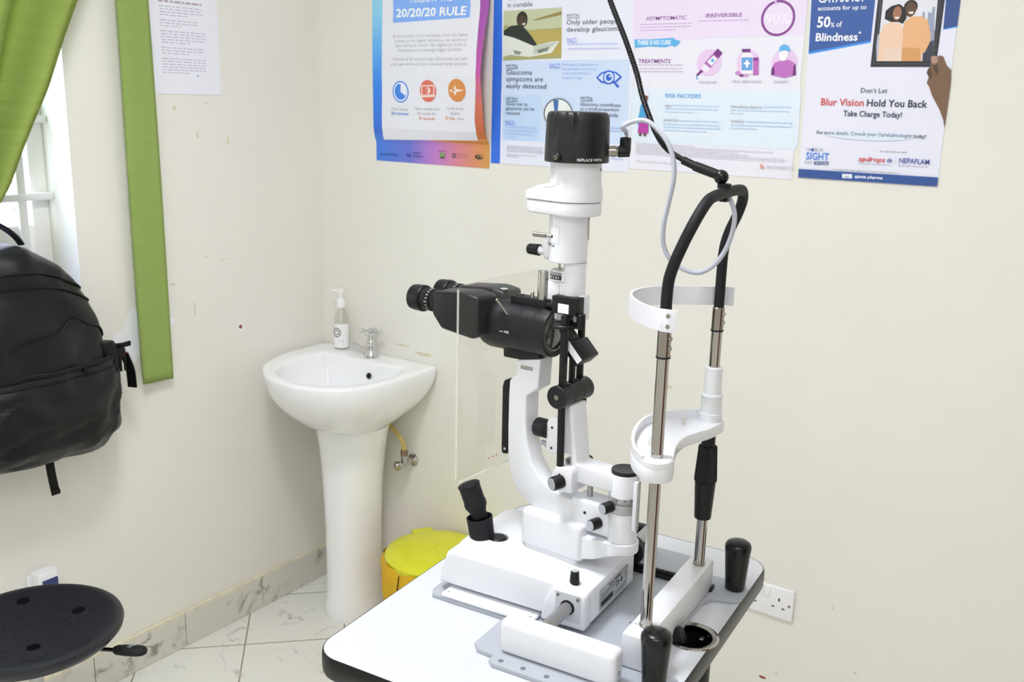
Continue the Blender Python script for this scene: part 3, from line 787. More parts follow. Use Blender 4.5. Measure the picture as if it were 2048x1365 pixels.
POSTER_C=[
 ('P','ecdff8',[(1.0851,1.9106),(1.0911,1.7687),(1.5179,1.7763),(1.5200,1.8913)]),
 ('P','e2edfb',[(1.0981,1.6544),(1.1004,1.5253),(1.5218,1.5260),(1.5276,1.5374),(1.5239,1.6583)]),
 ('T','ASYMPTOMATIC',1.1246,1.2321,1.8159,0.0087,'8e489c',1,0),
 ('G',1.1094,1.2488,1.8059,0.0022,'c9a9d6'),
 ('G',1.1099,1.2467,1.7989,0.0022,'c9a9d6'),
 ('G',1.1103,1.2056,1.7918,0.0022,'c9a9d6'),
 ('T','IRREVERSIBLE',1.2806,1.3702,1.8189,0.0084,'8e489c',1,0),
 ('G',1.2636,1.3873,1.8100,0.0022,'c9a9d6'),
 ('E','8b4596',1.4557,1.8133,0.0396,0.0389,0.86),
 ('P','d9b6e2',[(1.4436,1.8492),(1.4478,1.8533),(1.4522,1.8436),(1.4465,1.8428)]),
 ('T','90%',1.4270,1.4838,1.8012,0.0225,'f8f2fc',0,0),
 ('P','62b5ee',[(1.0960,1.7721),(1.1375,1.7716),(1.2015,1.7748),(1.2057,1.7707),(1.2204,1.7671),(1.2145,1.7580),(1.2057,1.7524),(1.1988,1.7570),(1.1792,1.7526),(1.1386,1.7553),(1.0977,1.7521)]),
 ('T','THERE IS NO CURE',1.1042,1.1945,1.7595,0.0099,'f2f9ff',2,0),
 ('T','TREATMENTS',1.1104,1.1973,1.7163,0.0091,'8e489c',1,0),
 ('G',1.1086,1.2310,1.7106,0.0022,'cdb8d8'),
 ('G',1.1091,1.2316,1.7023,0.0022,'cdb8d8'),
 ('G',1.1095,1.2321,1.6952,0.0022,'cdb8d8'),
 ('E','e9cdf1',1.2973,1.7177,0.0314,0.0303,0),
 ('E','e9cdf1',1.3939,1.7177,0.0276,0.0272,0),
 ('E','e9cdf1',1.4796,1.7177,0.0299,0.0301,0),
 ('P','7e3a8c',[(1.3163,1.7492),(1.3296,1.7390),(1.3206,1.7267),(1.3059,1.7380)]),
 ('P','b86cc0',[(1.3059,1.7380),(1.3206,1.7267),(1.3023,1.7041),(1.2849,1.7154)]),
 ('P','f4f2fb',[(1.3075,1.7335),(1.3182,1.7256),(1.3044,1.7098),(1.2923,1.7188)]),
 ('E','62b5ee',1.3059,1.7222,0.0040,0.0045,0),
 ('P','f0e8f8',[(1.2849,1.7154),(1.3023,1.7041),(1.2941,1.6950),(1.2783,1.7017)]),
 ('P','7e3a8c',[(1.2783,1.7017),(1.2850,1.6972),(1.2680,1.6856),(1.2664,1.6891)]),
 ('E','62b5ee',1.2689,1.6822,0.0019,0.0034,0),
 ('P','7e3a8c',[(1.3768,1.7476),(1.3973,1.7475),(1.3980,1.7398),(1.3774,1.7399)]),
 ('P','f4eef9',[(1.3787,1.7399),(1.3968,1.7398),(1.4047,1.7320),(1.4082,1.6922),(1.3791,1.6920),(1.3757,1.7321)]),
 ('P','6aa5e2',[(1.3772,1.7288),(1.4038,1.7287),(1.4063,1.7000),(1.3797,1.6999)]),
 ('P','f8faff',[(1.3886,1.7232),(1.3934,1.7232),(1.3939,1.7177),(1.3987,1.7177),(1.3991,1.7133),(1.3943,1.7132),(1.3949,1.7066),(1.3900,1.7066),(1.3894,1.7132),(1.3846,1.7132),(1.3842,1.7177),(1.3891,1.7177)]),
 ('P','c06abf',[(1.4050,1.7287),(1.4181,1.7287),(1.4216,1.6901),(1.4084,1.6900)]),
 ('P','8e3f94',[(1.4050,1.7287),(1.4181,1.7287),(1.4188,1.7210),(1.4057,1.7210)]),
 ('E','d08ad0',1.3716,1.6942,0.0073,0.0045,0),
 ('E','8e3f94',1.3806,1.6887,0.0061,0.0029,0),
 ('E','d9a0d9',1.3916,1.6888,0.0061,0.0027,0),
 ('P','c272c6',[(1.4512,1.6903),(1.4512,1.7035),(1.4570,1.7166),(1.4751,1.7231),(1.4912,1.7231),(1.5058,1.7144),(1.5093,1.6907),(1.4834,1.6840)]),
 ('P','6e2f7c',[(1.4512,1.6903),(1.4512,1.7035),(1.4565,1.7100),(1.4606,1.6904)]),
 ('P','6e2f7c',[(1.5017,1.7101),(1.5058,1.7144),(1.5093,1.6907),(1.5015,1.6884)]),
 ('E','f6f0f6',1.4762,1.7361,0.0110,0.0151,0),
 ('P','62b5ee',[(1.4653,1.7405),(1.4655,1.7513),(1.4742,1.7566),(1.4848,1.7543),(1.4914,1.7457),(1.4907,1.7403),(1.4778,1.7436)]),
 ('P','ffffff',[(1.4671,1.7339),(1.4767,1.7307),(1.4845,1.7339),(1.4821,1.7220),(1.4717,1.7220)]),
 ('T','EYE DROPS',1.2770,1.3202,1.6694,0.0057,'b6a6bc',0,0),
 ('T','ORAL MEDICATION',1.3595,1.4303,1.6723,0.0056,'b6a6bc',0,0),
 ('T','SURGERY',1.4596,1.4942,1.6723,0.0055,'b6a6bc',0,0),
 ('T','RISK FACTORS',1.1897,1.2828,1.6359,0.0089,'69b0ea',1,0),
 ('G',1.2087,1.3318,1.6171,0.0024,'c6def6'),
 ('G',1.1905,1.3324,1.6090,0.0024,'c6def6'),
 ('G',1.1910,1.2665,1.6012,0.0024,'c6def6'),
 ('T','Age:',1.1901,1.2076,1.6139,0.0059,'a9adb8',1,0),
 ('T','Hereditary factors:',1.3610,1.4377,1.6159,0.0056,'a9adb8',1,0),
 ('G',1.4411,1.5057,1.6192,0.0024,'c6def6'),
 ('G',1.3614,1.5017,1.6099,0.0024,'c6def6'),
 ('G',1.3621,1.3953,1.6024,0.0024,'c6def6'),
 ('G',1.1884,1.2286,1.5803,0.0044,'bfc4ce'),
 ('G',1.2326,1.3346,1.5817,0.0024,'c6def6'),
 ('G',1.1889,1.3353,1.5725,0.0024,'c6def6'),
 ('G',1.1894,1.3396,1.5653,0.0024,'c6def6'),
 ('G',1.1900,1.3046,1.5576,0.0024,'c6def6'),
 ('G',1.3637,1.3945,1.5830,0.0044,'bfc4ce'),
 ('G',1.3982,1.5111,1.5847,0.0024,'c6def6'),
 ('G',1.3643,1.5118,1.5761,0.0024,'c6def6'),
 ('G',1.3649,1.4286,1.5687,0.0024,'c6def6'),
 ('P','4aa3dc',[(1.1176,1.5677),(1.1242,1.6163),(1.1363,1.6226),(1.1467,1.6109),(1.1458,1.5831),(1.1611,1.5812),(1.1450,1.5735)]),
 ('P','b83fa8',[(1.1235,1.5849),(1.1482,1.5880),(1.1495,1.5482),(1.1202,1.5482)]),
 ('E','7c4a38',1.1342,1.6334,0.0089,0.0096,0),
 ('P','f0eef6',[(1.1246,1.6332),(1.1252,1.6452),(1.1345,1.6501),(1.1431,1.6455),(1.1422,1.6383),(1.1310,1.6405),(1.1293,1.6237)]),
 ('P','5a3426',[(1.1245,1.5472),(1.1314,1.5475),(1.1304,1.5413),(1.1234,1.5422)]),
 ('P','5a3426',[(1.1370,1.5477),(1.1425,1.5479),(1.1443,1.5419),(1.1374,1.5416)]),
 ('G',1.1162,1.2747,1.5223,0.0016,'c9c6d2'),
 ('G',1.1165,1.4740,1.5174,0.0016,'c9c6d2'),
 ('G',1.1168,1.3872,1.5125,0.0016,'c9c6d2'),
 ('G',1.1171,1.4147,1.5076,0.0016,'c9c6d2'),
 ('G',1.1174,1.5011,1.5027,0.0016,'c9c6d2'),
 ('G',1.1177,1.5016,1.4977,0.0016,'c9c6d2'),
 ('G',1.1189,1.3038,1.4792,0.0016,'c9c6d2'),
 ('P','e0a090',[(1.4441,1.4798),(1.4445,1.4879),(1.4490,1.4927),(1.4496,1.4859),(1.4476,1.4812)]),
 ('E','e0a090',1.4523,1.4826,0.0024,0.0030,0),
 ('T','NOVARTIS',1.4610,1.5237,1.4809,0.0079,'c6c0cc',0,0),
]
POSTER_D=[
 ('P','3f95ee',[(1.5257,1.9116),(1.5326,1.7350),(1.6652,1.7583),(1.6645,1.9048)]),
 ('P','3a5ea6',[(1.5257,1.9116),(1.5326,1.7398),(1.6651,1.7627),(1.6645,1.9048)]),
 ('P','3f95ee',[(1.8044,1.8978),(1.8077,1.7817),(1.8340,1.7866),(1.8337,1.8964)]),
 ('P','35508f',[(1.8044,1.8978),(1.8079,1.7843),(1.8341,1.7890),(1.8337,1.8964)]),
 ('T','CATARACT',1.5436,1.6443,1.8435,0.0164,'f6f8ff',2,0),
 ('T','accounts for up to',1.5442,1.6482,1.8272,0.0088,'f6f8ff',1,0),
 ('T','50',1.5455,1.5746,1.7919,0.0219,'f6f8ff',2,0),
 ('T','%',1.5756,1.5839,1.7917,0.0094,'f6f8ff',1,0),
 ('T','of',1.5879,1.5999,1.7920,0.0114,'f6f8ff',1,0),
 ('T','Blindness',1.5456,1.6366,1.7631,0.0162,'f6f8ff',2,0),
 ('T','*',1.6374,1.6432,1.7724,0.0093,'f6f8ff',1,0),
 ('P','2e3038',[(1.6706,1.9045),(1.6702,1.7083),(1.8026,1.7086),(1.8044,1.8978)]),
 ('P','454850',[(1.6748,1.8944),(1.6760,1.7135),(1.7981,1.7136),(1.7940,1.8888)]),
 ('P','26282e',[(1.6789,1.8942),(1.6784,1.7161),(1.7968,1.7161),(1.7921,1.8889)]),
 ('P','e3e4f0',[(1.6810,1.8941),(1.6815,1.7202),(1.7942,1.7201),(1.7887,1.8890)]),
 ('P','3b4050',[(1.7746,1.7201),(1.7735,1.7376),(1.7810,1.7575),(1.7841,1.7802),(1.7917,1.7820),(1.7942,1.7201)]),
 ('P','9aa4bc',[(1.7638,1.8023),(1.7639,1.8181),(1.7678,1.8180),(1.7712,1.7982),(1.7751,1.7981),(1.7747,1.8178),(1.7818,1.8156),(1.7823,1.8273),(1.7872,1.8272),(1.7922,1.7623),(1.7811,1.7565)]),
 ('P','b9bfd0',[(1.6778,1.7535),(1.6781,1.7739),(1.6915,1.7838),(1.6987,1.7202),(1.6815,1.7202)]),
 ('P','e9b485',[(1.7345,1.7201),(1.7272,1.7832),(1.7303,1.7991),(1.7412,1.8088),(1.7609,1.8103),(1.7756,1.8020),(1.7851,1.7723),(1.7849,1.7574),(1.7775,1.7376),(1.7709,1.7346),(1.7726,1.7201)]),
 ('P','d99f66',[(1.7313,1.7480),(1.7665,1.7467),(1.7726,1.7201),(1.7325,1.7201)]),
 ('E','1f1d1f',1.7389,1.8286,0.0139,0.0139,0),
 ('E','5f4334',1.7394,1.8237,0.0110,0.0149,0),
 ('P','f3ece6',[(1.7350,1.8189),(1.7459,1.8195),(1.7445,1.8146),(1.7385,1.8148)]),
 ('P','f0cdb4',[(1.6842,1.7202),(1.6823,1.7738),(1.6883,1.7940),(1.7050,1.7997),(1.7237,1.7952),(1.7304,1.7731),(1.7315,1.7459),(1.7325,1.7201)]),
 ('P','ebd3c4',[(1.6947,1.7462),(1.7306,1.7449),(1.7325,1.7201),(1.6966,1.7202)]),
 ('P','241f20',[(1.6889,1.8061),(1.6892,1.8221),(1.7003,1.8318),(1.7161,1.8353),(1.7293,1.8250),(1.7334,1.8070),(1.7268,1.7952),(1.7182,1.7994),(1.7019,1.7997)]),
 ('E','a5745a',1.7132,1.8165,0.0086,0.0140,0),
 ('P','f3ece6',[(1.7089,1.8096),(1.7191,1.8093),(1.7165,1.8054),(1.7114,1.8055)]),
 ('P','7a5e48',[(1.7907,1.7256),(1.7912,1.7296),(1.7983,1.7315),(1.8041,1.7280),(1.8066,1.7315),(1.8147,1.7295),(1.8236,1.7116),(1.8334,1.7027),(1.8357,1.6769),(1.8354,1.6328),(1.8350,1.5862),(1.8303,1.6023),(1.8210,1.6223),(1.8028,1.6503),(1.7974,1.6624),(1.7935,1.6704),(1.7889,1.6754),(1.7900,1.6825),(1.7936,1.6935),(1.7864,1.6965),(1.7875,1.7036),(1.7927,1.7096)]),
 ('P','b58f80',[(1.7912,1.7256),(1.7922,1.7296),(1.7984,1.7310),(1.8042,1.7275),(1.8053,1.7186),(1.7999,1.7146),(1.7927,1.7176)]),
 ('P','5f4534',[(1.7864,1.6965),(1.7875,1.7036),(1.7928,1.7086),(1.7987,1.6926),(1.7950,1.6825)]),
 ('P','553d2e',[(1.7966,1.7096),(1.8058,1.7146),(1.8095,1.7006),(1.8068,1.6906)]),
 ('T',"Don't Let",1.6556,1.7113,1.6546,0.0099,'3a4060',0,0),
 ('T','Blur Vision',1.5715,1.6648,1.6264,0.0149,'d9535a',1,0),
 ('T','Hold You Back',1.6714,1.7951,1.6265,0.0145,'2f3554',1,0),
 ('T','Take Charge Today!',1.6232,1.7469,1.6045,0.0116,'3a4060',1,0),
 ('E','e0eafc',1.6826,1.5642,0.0911,0.0101,0),
 ('T','For more details, Consult your Ophthalmologist today!',1.5684,1.8007,1.5637,0.0074,'4d5674',1,0),
 ('T','W  RLD',1.5496,1.5873,1.5255,0.0066,'9aa0ac',0,0),
 ('E','3c62b4',1.5630,1.5284,0.0033,0.0033,0),
 ('T','SIGHT',1.5496,1.6012,1.5069,0.0154,'4a86e0',1,0),
 ('T','DAY',1.5487,1.5658,1.4966,0.0067,'9aa0ac',0,0),
 ('P','4a5c94',[(1.5689,1.5030),(1.6010,1.5040),(1.6017,1.4974),(1.5696,1.4961)]),
 ('T','10th Oct 2024',1.5723,1.5993,1.4979,0.0044,'dfe6f6',1,0),
 ('G',1.7095,1.7674,1.5319,0.0019,'bcbcc8'),
 ('T','apdrops',1.6661,1.7224,1.5095,0.0101,'d8434a',1,0.2),
 ('T','dx',1.7261,1.7380,1.5099,0.0095,'46519a',1,0.25),
 ('T','NEPAFLAM',1.7521,1.8139,1.5099,0.0104,'5560ac',1,0),
 ('P','c8c8d4',[(1.7440,1.5230),(1.7446,1.5230),(1.7455,1.5061),(1.7449,1.5061)]),
 ('G',1.6666,1.7374,1.5038,0.0013,'b8b8cc'),
 ('G',1.7514,1.8131,1.5043,0.0015,'b8b8cc'),
 ('G',1.6133,1.7554,1.4876,0.0016,'bcbcc8'),
 ('P','34569c',[(1.5357,1.4841),(1.5364,1.4655),(1.8351,1.4655),(1.8350,1.4841)]),
 ('P','f2f5fd',[(1.6347,1.4795),(1.6561,1.4798),(1.6571,1.4705),(1.6357,1.4702)]),
 ('T','ap',1.6405,1.6520,1.4723,0.0049,'34569c',0,0),
 ('T','ajanta pharma',1.6619,1.7220,1.4727,0.0065,'f2f5fd',2,0.25),
]

def interp(x, X, Y):
    if x <= X[0]: return Y[0]
    for i in range(len(X) - 1):
        if x <= X[i + 1]: return Y[i] + (Y[i + 1] - Y[i]) * (x - X[i]) / (X[i + 1] - X[i])
    return Y[-1]
# how far the loose first poster stands off the wall, at its left and right edge, by height
BZ = [1.40, 1.489, 1.503, 1.53, 1.57, 1.62, 1.68, 1.74, 1.80, 1.86, 1.95, 2.05]
BLF = [0, 0, .007, .012, .013, .013, .014, .014, .014, .013, .012, .010]
BRT = [0, 0, .004, .024, .033, .040, .049, .043, .030, .015, .010, .008]
def bulge(x, z):
    t = min(1, max(0, (x - .238) / .423))
    return (1 - t) * interp(z, BZ, BLF) + t * interp(z, BZ, BRT)

def poster(name, data, base, label, bulged=False, curl=0.0):
    g = G(); rnd = random.Random(name)
    def pt(x, z, k):
        d = 0.0012 + 0.0002 * k
        if bulged: d += bulge(x, z) + (0.0008 if k >= 1 else 0)
        return (x, -d, z)
    def poly(P, k, m):
        tri = geometry.tessellate_polygon([[Vector((a, b, 0)) for a, b in P]])
        if not bulged:
            g.add([pt(a, b, k) for a, b in P], tri, m); return
        bm = bmesh.new(); vs = [bm.verts.new((a, 0, b)) for a, b in P]
        for t in tri:
            try: bm.faces.new([vs[i] for i in t])
            except ValueError: pass
        for _ in range(6):
            es = [e for e in bm.edges if e.calc_length() > 0.010]
            if not es: break
            bmesh.ops.subdivide_edges(bm, edges=es, cuts=1); bmesh.ops.triangulate(bm, faces=bm.faces[:])
        bm.verts.index_update()
        g.add([pt(v.co.x, v.co.z, k) for v in bm.verts], [[v.index for v in f.verts] for f in bm.faces], m); bm.free()
    for i, (P, m) in enumerate(base): poly(P, i * 0.4, m)
    k = 1
    for e in data:
        k += 0.25
        if e[0] == 'P':
            ink(e[1]); poly(e[2], k, 'ink_' + e[1])
        elif e[0] == 'E':
            _, c, x, z, rx, rz, inn = e; ink(c); n = 36
            if inn:
                vs = []; fs = []
                for i in range(n):
                    a = 2 * math.pi * i / n; vs += [pt(x + rx * math.cos(a), z + rz * math.sin(a), k), pt(x + rx * inn * math.cos(a), z + rz * inn * math.sin(a), k)]
                for i in range(n):
                    j = (i + 1) % n; fs.append((2 * i, 2 * j, 2 * j + 1, 2 * i + 1))
                g.add(vs, fs, 'ink_' + c)
            else:
                poly([(x + rx * math.cos(2 * math.pi * i / n), z + rz * math.sin(2 * math.pi * i / n)) for i in range(n)], k, 'ink_' + c)
        elif e[0] == 'T':
            _, s, x0, x1, z, h, c, bold, sk = e; ink(c)
            text_on(g, s, 'ink_' + c, lambda u, v: pt(x0 + u, z + v, k), x1 - x0, h, bold, sk)
        elif e[0] == 'G':
            _, x0, x1, z, th, c = e; ink(c); x = x0
            while x < x1 - 0.002:
                w = min(rnd.uniform(0.004, 0.014), x1 - x)
                g.add([pt(x, z, k), pt(x + w, z, k), pt(x + w, z + th, k), pt(x, z + th, k)], [(0, 1, 2, 3)], 'ink_' + c); x += w + 0.0022
    lo = min(v.z for v in g.v); cx = (min(v.x for v in g.v) + max(v.x for v in g.v)) / 2
    return obj(name, g, None, label, 'poster', sharp=80, origin=(cx, 0, lo), group='eye health posters on the back wall')
ink('2f6fe2'); ink('e3e6fa'); ink('ecebf8'); ink('e9eafa')
xm = 0.45
poster('poster', POSTER_A, [([(0.238, 1.489), (0.45, 1.489), (0.45, 2.03), (0.238, 2.03)], 'print_left_border'), ([(0.45, 1.489), (0.661, 1.489), (0.661, 2.03), (0.45, 2.03)], 'print_right_border'),
       ([(0.238, 1.433), (0.661, 1.433), (0.661, 1.512), (0.238, 1.512)], 'print_footer')], 'loose poster with blue to orange border reading 20/20/20 RULE, nearest the corner', True)
poster('poster', POSTER_B, [(sheet_pts(0.666, 1.098, 1.449, 2.06), 'ink_e9eafa'), (sheet_pts(0.666, 0.697, 1.449, 2.06), 'ink_2f6fe2')], 'blue-edged glaucoma myths poster with a man reading a newspaper')
poster('poster', POSTER_C, [(sheet_pts(1.099, 1.520, 1.459, 2.055), 'ink_ecebf8')], 'lilac glaucoma poster with treatment icons and RISK FACTORS, second from the right')
poster('poster', POSTER_D, [([(1.537, 1.464), (1.835, 1.464), (1.833, 1.886), (1.526, 1.886)], 'ink_e9eafa')], 'white and navy cataract poster showing a framed couple, rightmost on the wall')

# ------------------------------------------------------------ wall socket
g = G(); yb = -0.0005
g.box((1.482, -0.012, 0.373), (1.628, yb, 0.456), 'socket_white', 0.004, 3)
for cx in (1.518, 1.590):
    for dx, dz, w, h in ((0, -0.018 + 0.012, 0.004, 0.008), (-0.011, -0.03, 0.0075, 0.0035), (0.011, -0.03, 0.0075, 0.0035)):
        pass
for px_, pz_, w, h in ((1.592, 0.424, .0045, .008), (1.578, 0.403, .0075, .0035), (1.604, 0.402, .0075, .0035), (1.518, 0.424, .0045, .008), (1.505, 0.403, .0075, .0035), (1.531, 0.402, .0075, .0035)):
    g.box((px_ - w / 2, -0.0124, pz_ - h / 2), (px_ + w / 2, -0.0115, pz_ + h / 2), 'hole_dark')
for px_ in (1.4895, 1.6185): g.lathe([(0.0035, 0), (0.0035, 0.0006), (0.001, 0.0008)], (px_, -0.0118, 0.414), (0, -1, 0), 'dirty_metal', 14)
so = obj('wall_socket', g, None, 'white double wall socket low on the back wall beyond the table', 'socket')
for px_ in (1.545, 1.562):
    g = G(); g.prism([(-0.012, 0.427), (-0.0165, 0.428), (-0.0135, 0.450), (-0.012, 0.451)], px_ - 0.006, px_ + 0.006, 'x', 'socket_white', 0.001); obj('switch', g, so)

# ------------------------------------------------------------ small white box on the left wall, over a socket plate
g = G(); g.box((0.0005, -1.062, 0.33), (0.010, -0.980, 0.412), 'socket_white', 0.003); 
pb = obj('plug_box', g, None, 'small white box with a dark blue label on the wall beyond the stool', 'plug box')
g = G(); g.box((0.0105, -1.054, 0.345), (0.050, -1.000, 0.426), 'socket_white', 0.007, 3); obj('case', g, pb)
g = G(); g.box((0.0502, -1.045, 0.36), (0.0507, -1.004, 0.407), 'label_navy'); g.box((0.0508, -1.040, 0.384), (0.0510, -1.012, 0.388), 'ink_white'); obj('front_label', g, pb, 'dark blue front label')

# ------------------------------------------------------------ pedestal sink in the corner
sink = empty('pedestal_sink', Matrix.Translation((0.25, -0.16, 0)), 'white ceramic pedestal sink in the corner under the first poster', 'sink')
OUT = [(.006, -.0015), (.006, -.10), (.012, -.19), (.050, -.295), (.108, -.362), (.19, -.413), (.28, -.430), (.36, -.416), (.432, -.374), (.474, -.308), (.490, -.21), (.489, -.10), (.487, -.0015)]
INN = [(.105, -.100), (.092, -.16), (.092, -.22), (.112, -.29), (.155, -.345), (.215, -.378), (.28, -.388), (.345, -.374), (.40, -.335), (.438, -.27), (.448, -.20), (.440, -.135), (.415, -.088)]
def outline(P, nback):
    Q = spline([Vector((a, b, 0)) for a, b in P], 5)
    a, b = Q[-1], Q[0]
    Q += [a + (b - a) * (i / nback) for i in range(1, nback)]
    return Q
def resample(Q, n):
    L = [0]
    for i in range(len(Q)): L.append(L[-1] + (Q[(i + 1) % len(Q)] - Q[i]).length)
    out = []; j = 0
    for k in range(n):
        s_ = L[-1] * k / n
        while L[j + 1] < s_: j += 1
        t = (s_ - L[j]) / max(1e-9, L[j + 1] - L[j]); out.append(Q[j].lerp(Q[(j + 1) % len(Q)], t))
    return out
NS = 96
QO = outline(OUT, 14); QI = outline(INN, 14)
C0 = Vector((0.25, -0.19, 0))
def byangle(Q, n):
    # points at equal angles about the bowl centre, so that rings correspond
    out = []
    for k in range(n):
        a = 2 * math.pi * k / n; d = Vector((math.cos(a), math.sin(a), 0)); best = None
        for i in range(len(Q)):
            p = Q[i] - C0; q = Q[(i + 1) % len(Q)] - C0; e = q - p
            den = d.x * e.y - d.y * e.x
            if abs(den) < 1e-12: continue
            t = (p.x * e.y - p.y * e.x) / den; s_ = (p.x * d.y - p.y * d.x) / den
            if t > 0 and -1e-6 <= s_ <= 1 + 1e-6 and (best is None or t > best): best = t
        out.append(C0 + d * best)
    return out
RO = byangle(QO, NS); RI = byangle(QI, NS)
def ring(R, k, z, c=(0.25, -0.15), yback=None, lift=0):
    out = []
    for p in R:
        x = c[0] + (p.x - c[0]) * k; y = c[1] + (p.y - c[1]) * k
        if yback is not None: y = min(y, yback)
        zz_ = z + lift * max(0, min(1, (p.y + 0.20) / 0.12))
        out.append(Vector((x, y, zz_)))
    return out
def ell(cx, cy, rx, ry, z): return [Vector((cx + rx * math.cos(2 * math.pi * k / NS), cy + ry * math.sin(2 * math.pi * k / NS), z)) for k in range(NS)]
g = G()
low = ell(0.25, -0.150, 0.125, 0.118, 0.640)
def mixr(a, b, t, z): return [Vector((p.x + (q.x - p.x) * t, p.y + (q.y - p.y) * t, z)) for p, q in zip(a, b)]
rings = [low, mixr(low, RO, 0.18, 0.655), mixr(low, RO, 0.42, 0.683), mixr(low, RO, 0.66, 0.715), mixr(low, RO, 0.84, 0.748), mixr(low, RO, 0.95, 0.780), mixr(low, RO, 0.99, 0.805),
         [Vector((p.x, p.y, .822)) for p in RO], ring(RO, .994, .8285, yback=-.0015), ring(RO, .982, .8315, yback=-.004),
         [a.lerp(b, .72) + Vector((0, 0, .8315)) for a, b in zip(ring(RO, .98, 0), ring(RI, 1.02, 0))],
         ring(RI, 1.015, .8295), ring(RI, .985, .822), ring(RI, .955, .80), ring(RI, .90, .765, (.26, -.19)), ring(RI, .76, .725, (.26, -.19)), ring(RI, .5, .70, (.26, -.19)), ring(RI, .2, .692, (.26, -.19)), ring(RI, .07, .688, (.26, -.19))]
g.loft(rings, 'ceramic')
basin = obj('basin', g, sink, sharp=60)
basin.modifiers.new('smooth', 'SUBSURF').levels = 1; basin.modifiers['smooth'].render_levels = 1
g = G(); g.lathe([(0.0001, 0.001), (0.009, 0.001), (0.0095, 0)], (0.293, -0.1040, 0.787), (0, -1, 0.24), 'black_hole', 24)
obj('overflow_hole', g, basin, 'dark overflow hole')
g = G(); g.lathe([(0.024, 0), (0.022, 0.004), (0.016, 0.003), (0.012, -0.001)], (0.26, -0.19, 0.6895), 'z', 'chrome', 28); obj('drain', g, basin)
g = G()
g.loft([ell(.255, -.140, rx, ry, z) for z, rx, ry in ((0.0, .086, .100), (.012, .088, .102), (.05, .086, .100), (.06, .083, .097), (.15, .081, .094), (.30, .082, .094), (.42, .087, .098), (.50, .095, .100), (.57, .106, .102), (.62, .118, .104), (.645, .126, .106))], 'ceramic')
ped = obj('pedestal', g, sink, sharp=60)
# tap with cross handle, its spout turned along the wall
g = G(); fx, fy = 0.256, -0.052
g.lathe([(.024, .8318), (.024, .838), (.019, .846), (.014, .853), (.013, .868), (.0155, .872), (.0155, .877), (.012, .882), (.0105, .898), (.0095, .903)], (fx, fy, 0), 'z', 'chrome_bright', 32)
tap = obj('tap', g, sink)
g = G(); g.tube([(fx, fy, .843), (fx - .03, fy + .002, .846), (fx - .062, fy + .006, .851), (fx - .086, fy + .008, .854)], [.0095, .0088, .0082, .0085], 'chrome_bright', smooth=5); g.cyl((fx - .086, fy + .008, .858), (fx - .086, fy + .008, .843), .0085, 'chrome_bright', bev=.001)
obj('spout', g, tap)
g = G(); g.lathe([(.008, .900), (.0115, .904), (.0125, .912), (.010, .920), (.004, .923)], (fx, fy, 0), 'z', 'chrome_bright', 24)
for a in range(4):
    d = Vector((math.cos(a * math.pi / 2 + .35), math.sin(a * math.pi / 2 + .35), 0)); q = Vector((fx, fy, .912))
    g.cyl(q + d * .008, q + d * .030, .0042, 'chrome_bright', .0052); g.sphere(q + d * .032, .0068, 'chrome_bright')
obj('cross_handle', g, tap)

# angle valve and yellowed hose behind the pedestal
vx, vz = 0.385, 0.515
av = empty('angle_valve', Matrix.Translation((vx, -0.03, vz)), 'small chrome angle valve with a yellowed hose on the wall beside the sink pedestal', 'valve')
g = G(); g.lathe([(.020, 0), (.020, .003), (.013, .007), (.0095, .010), (.0095, .052)], (vx, -.0005, vz - .010), (0, -1, 0), 'chrome', 26)
g.cyl((vx, -.045, vz - .020), (vx, -.045, vz + .018), .0105, 'chrome', bev=.002); obj('valve_body', g, av)
g = G(); g.lathe([(.0085, 0), (.0085, .008), (.014, .011), (.0145, .022), (.012, .026), (.002, .0265)], (vx, -.053, vz - .012), Vector((-.35, -1, 0)), 'chrome', 16); obj('valve_knob', g, av)
g = G(); g.cyl((vx, -.045, vz + .016), (vx, -.045, vz + .034), .0115, 'dirty_metal', n=6); obj('hose_nut', g, av)
g = G(); g.tube([(vx, -.045, vz + .03), (vx - .002, -.046, vz + .055), (vx - .016, -.052, vz + .080), (vx - .045, -.045, vz + .094), (vx - .075, -.035, vz + .102), (vx - .10, -.026, vz + .110)], .0072, 'hose_yellow', smooth=8); obj('hose', g, av)

# soap dispenser on the back of the sink
sx_, sy_ = 0.112, -0.036
sb = empty('soap_bottle', Matrix.Translation((sx_, sy_, .8315)), 'slim clear pump soap bottle with a printed label at the back of the sink', 'soap bottle')
g = G(); g.lathe([(.021, .8318), (.024, .835), (.0245, .85), (.0235, .90), (.0225, .93), (.018, .95), (.010, .963), (.0095, .972)], (sx_, sy_, 0), 'z', 'clear_plastic', 32); obj('bottle_body', g, sb)
g = G()
def lab(u, v):
    a = rad(-125 + 150 * u); return (sx_ + .0247 * math.cos(a), sy_ + .0247 * math.sin(a), .838 + .078 * v)
g.grid(lab, 16, 6, 'soap_white')
def lab2(u, v): 
    a = rad(-125) + u / .0249; return (sx_ + .0249 * math.cos(a), sy_ + .0249 * math.sin(a), .838 + v)
def lpoly(pts, m): g.add([lab2(a, b) for a, b in pts], [tuple(range(len(pts)))], m)
for i in range(14):
    a0 = 2 * math.pi * i / 14; a1 = 2 * math.pi * (i + 1) / 14
    for R0, R1, m_ in ((.0125, .0155, 'label_brown'), (.006, .0085, 'label_brown')):
        lpoly([(.018 + R0 * math.cos(a0), .050 + R0 * math.sin(a0)), (.018 + R1 * math.cos(a0), .050 + R1 * math.sin(a0)), (.018 + R1 * math.cos(a1), .050 + R1 * math.sin(a1)), (.018 + R0 * math.cos(a1), .050 + R0 * math.sin(a1))], m_)
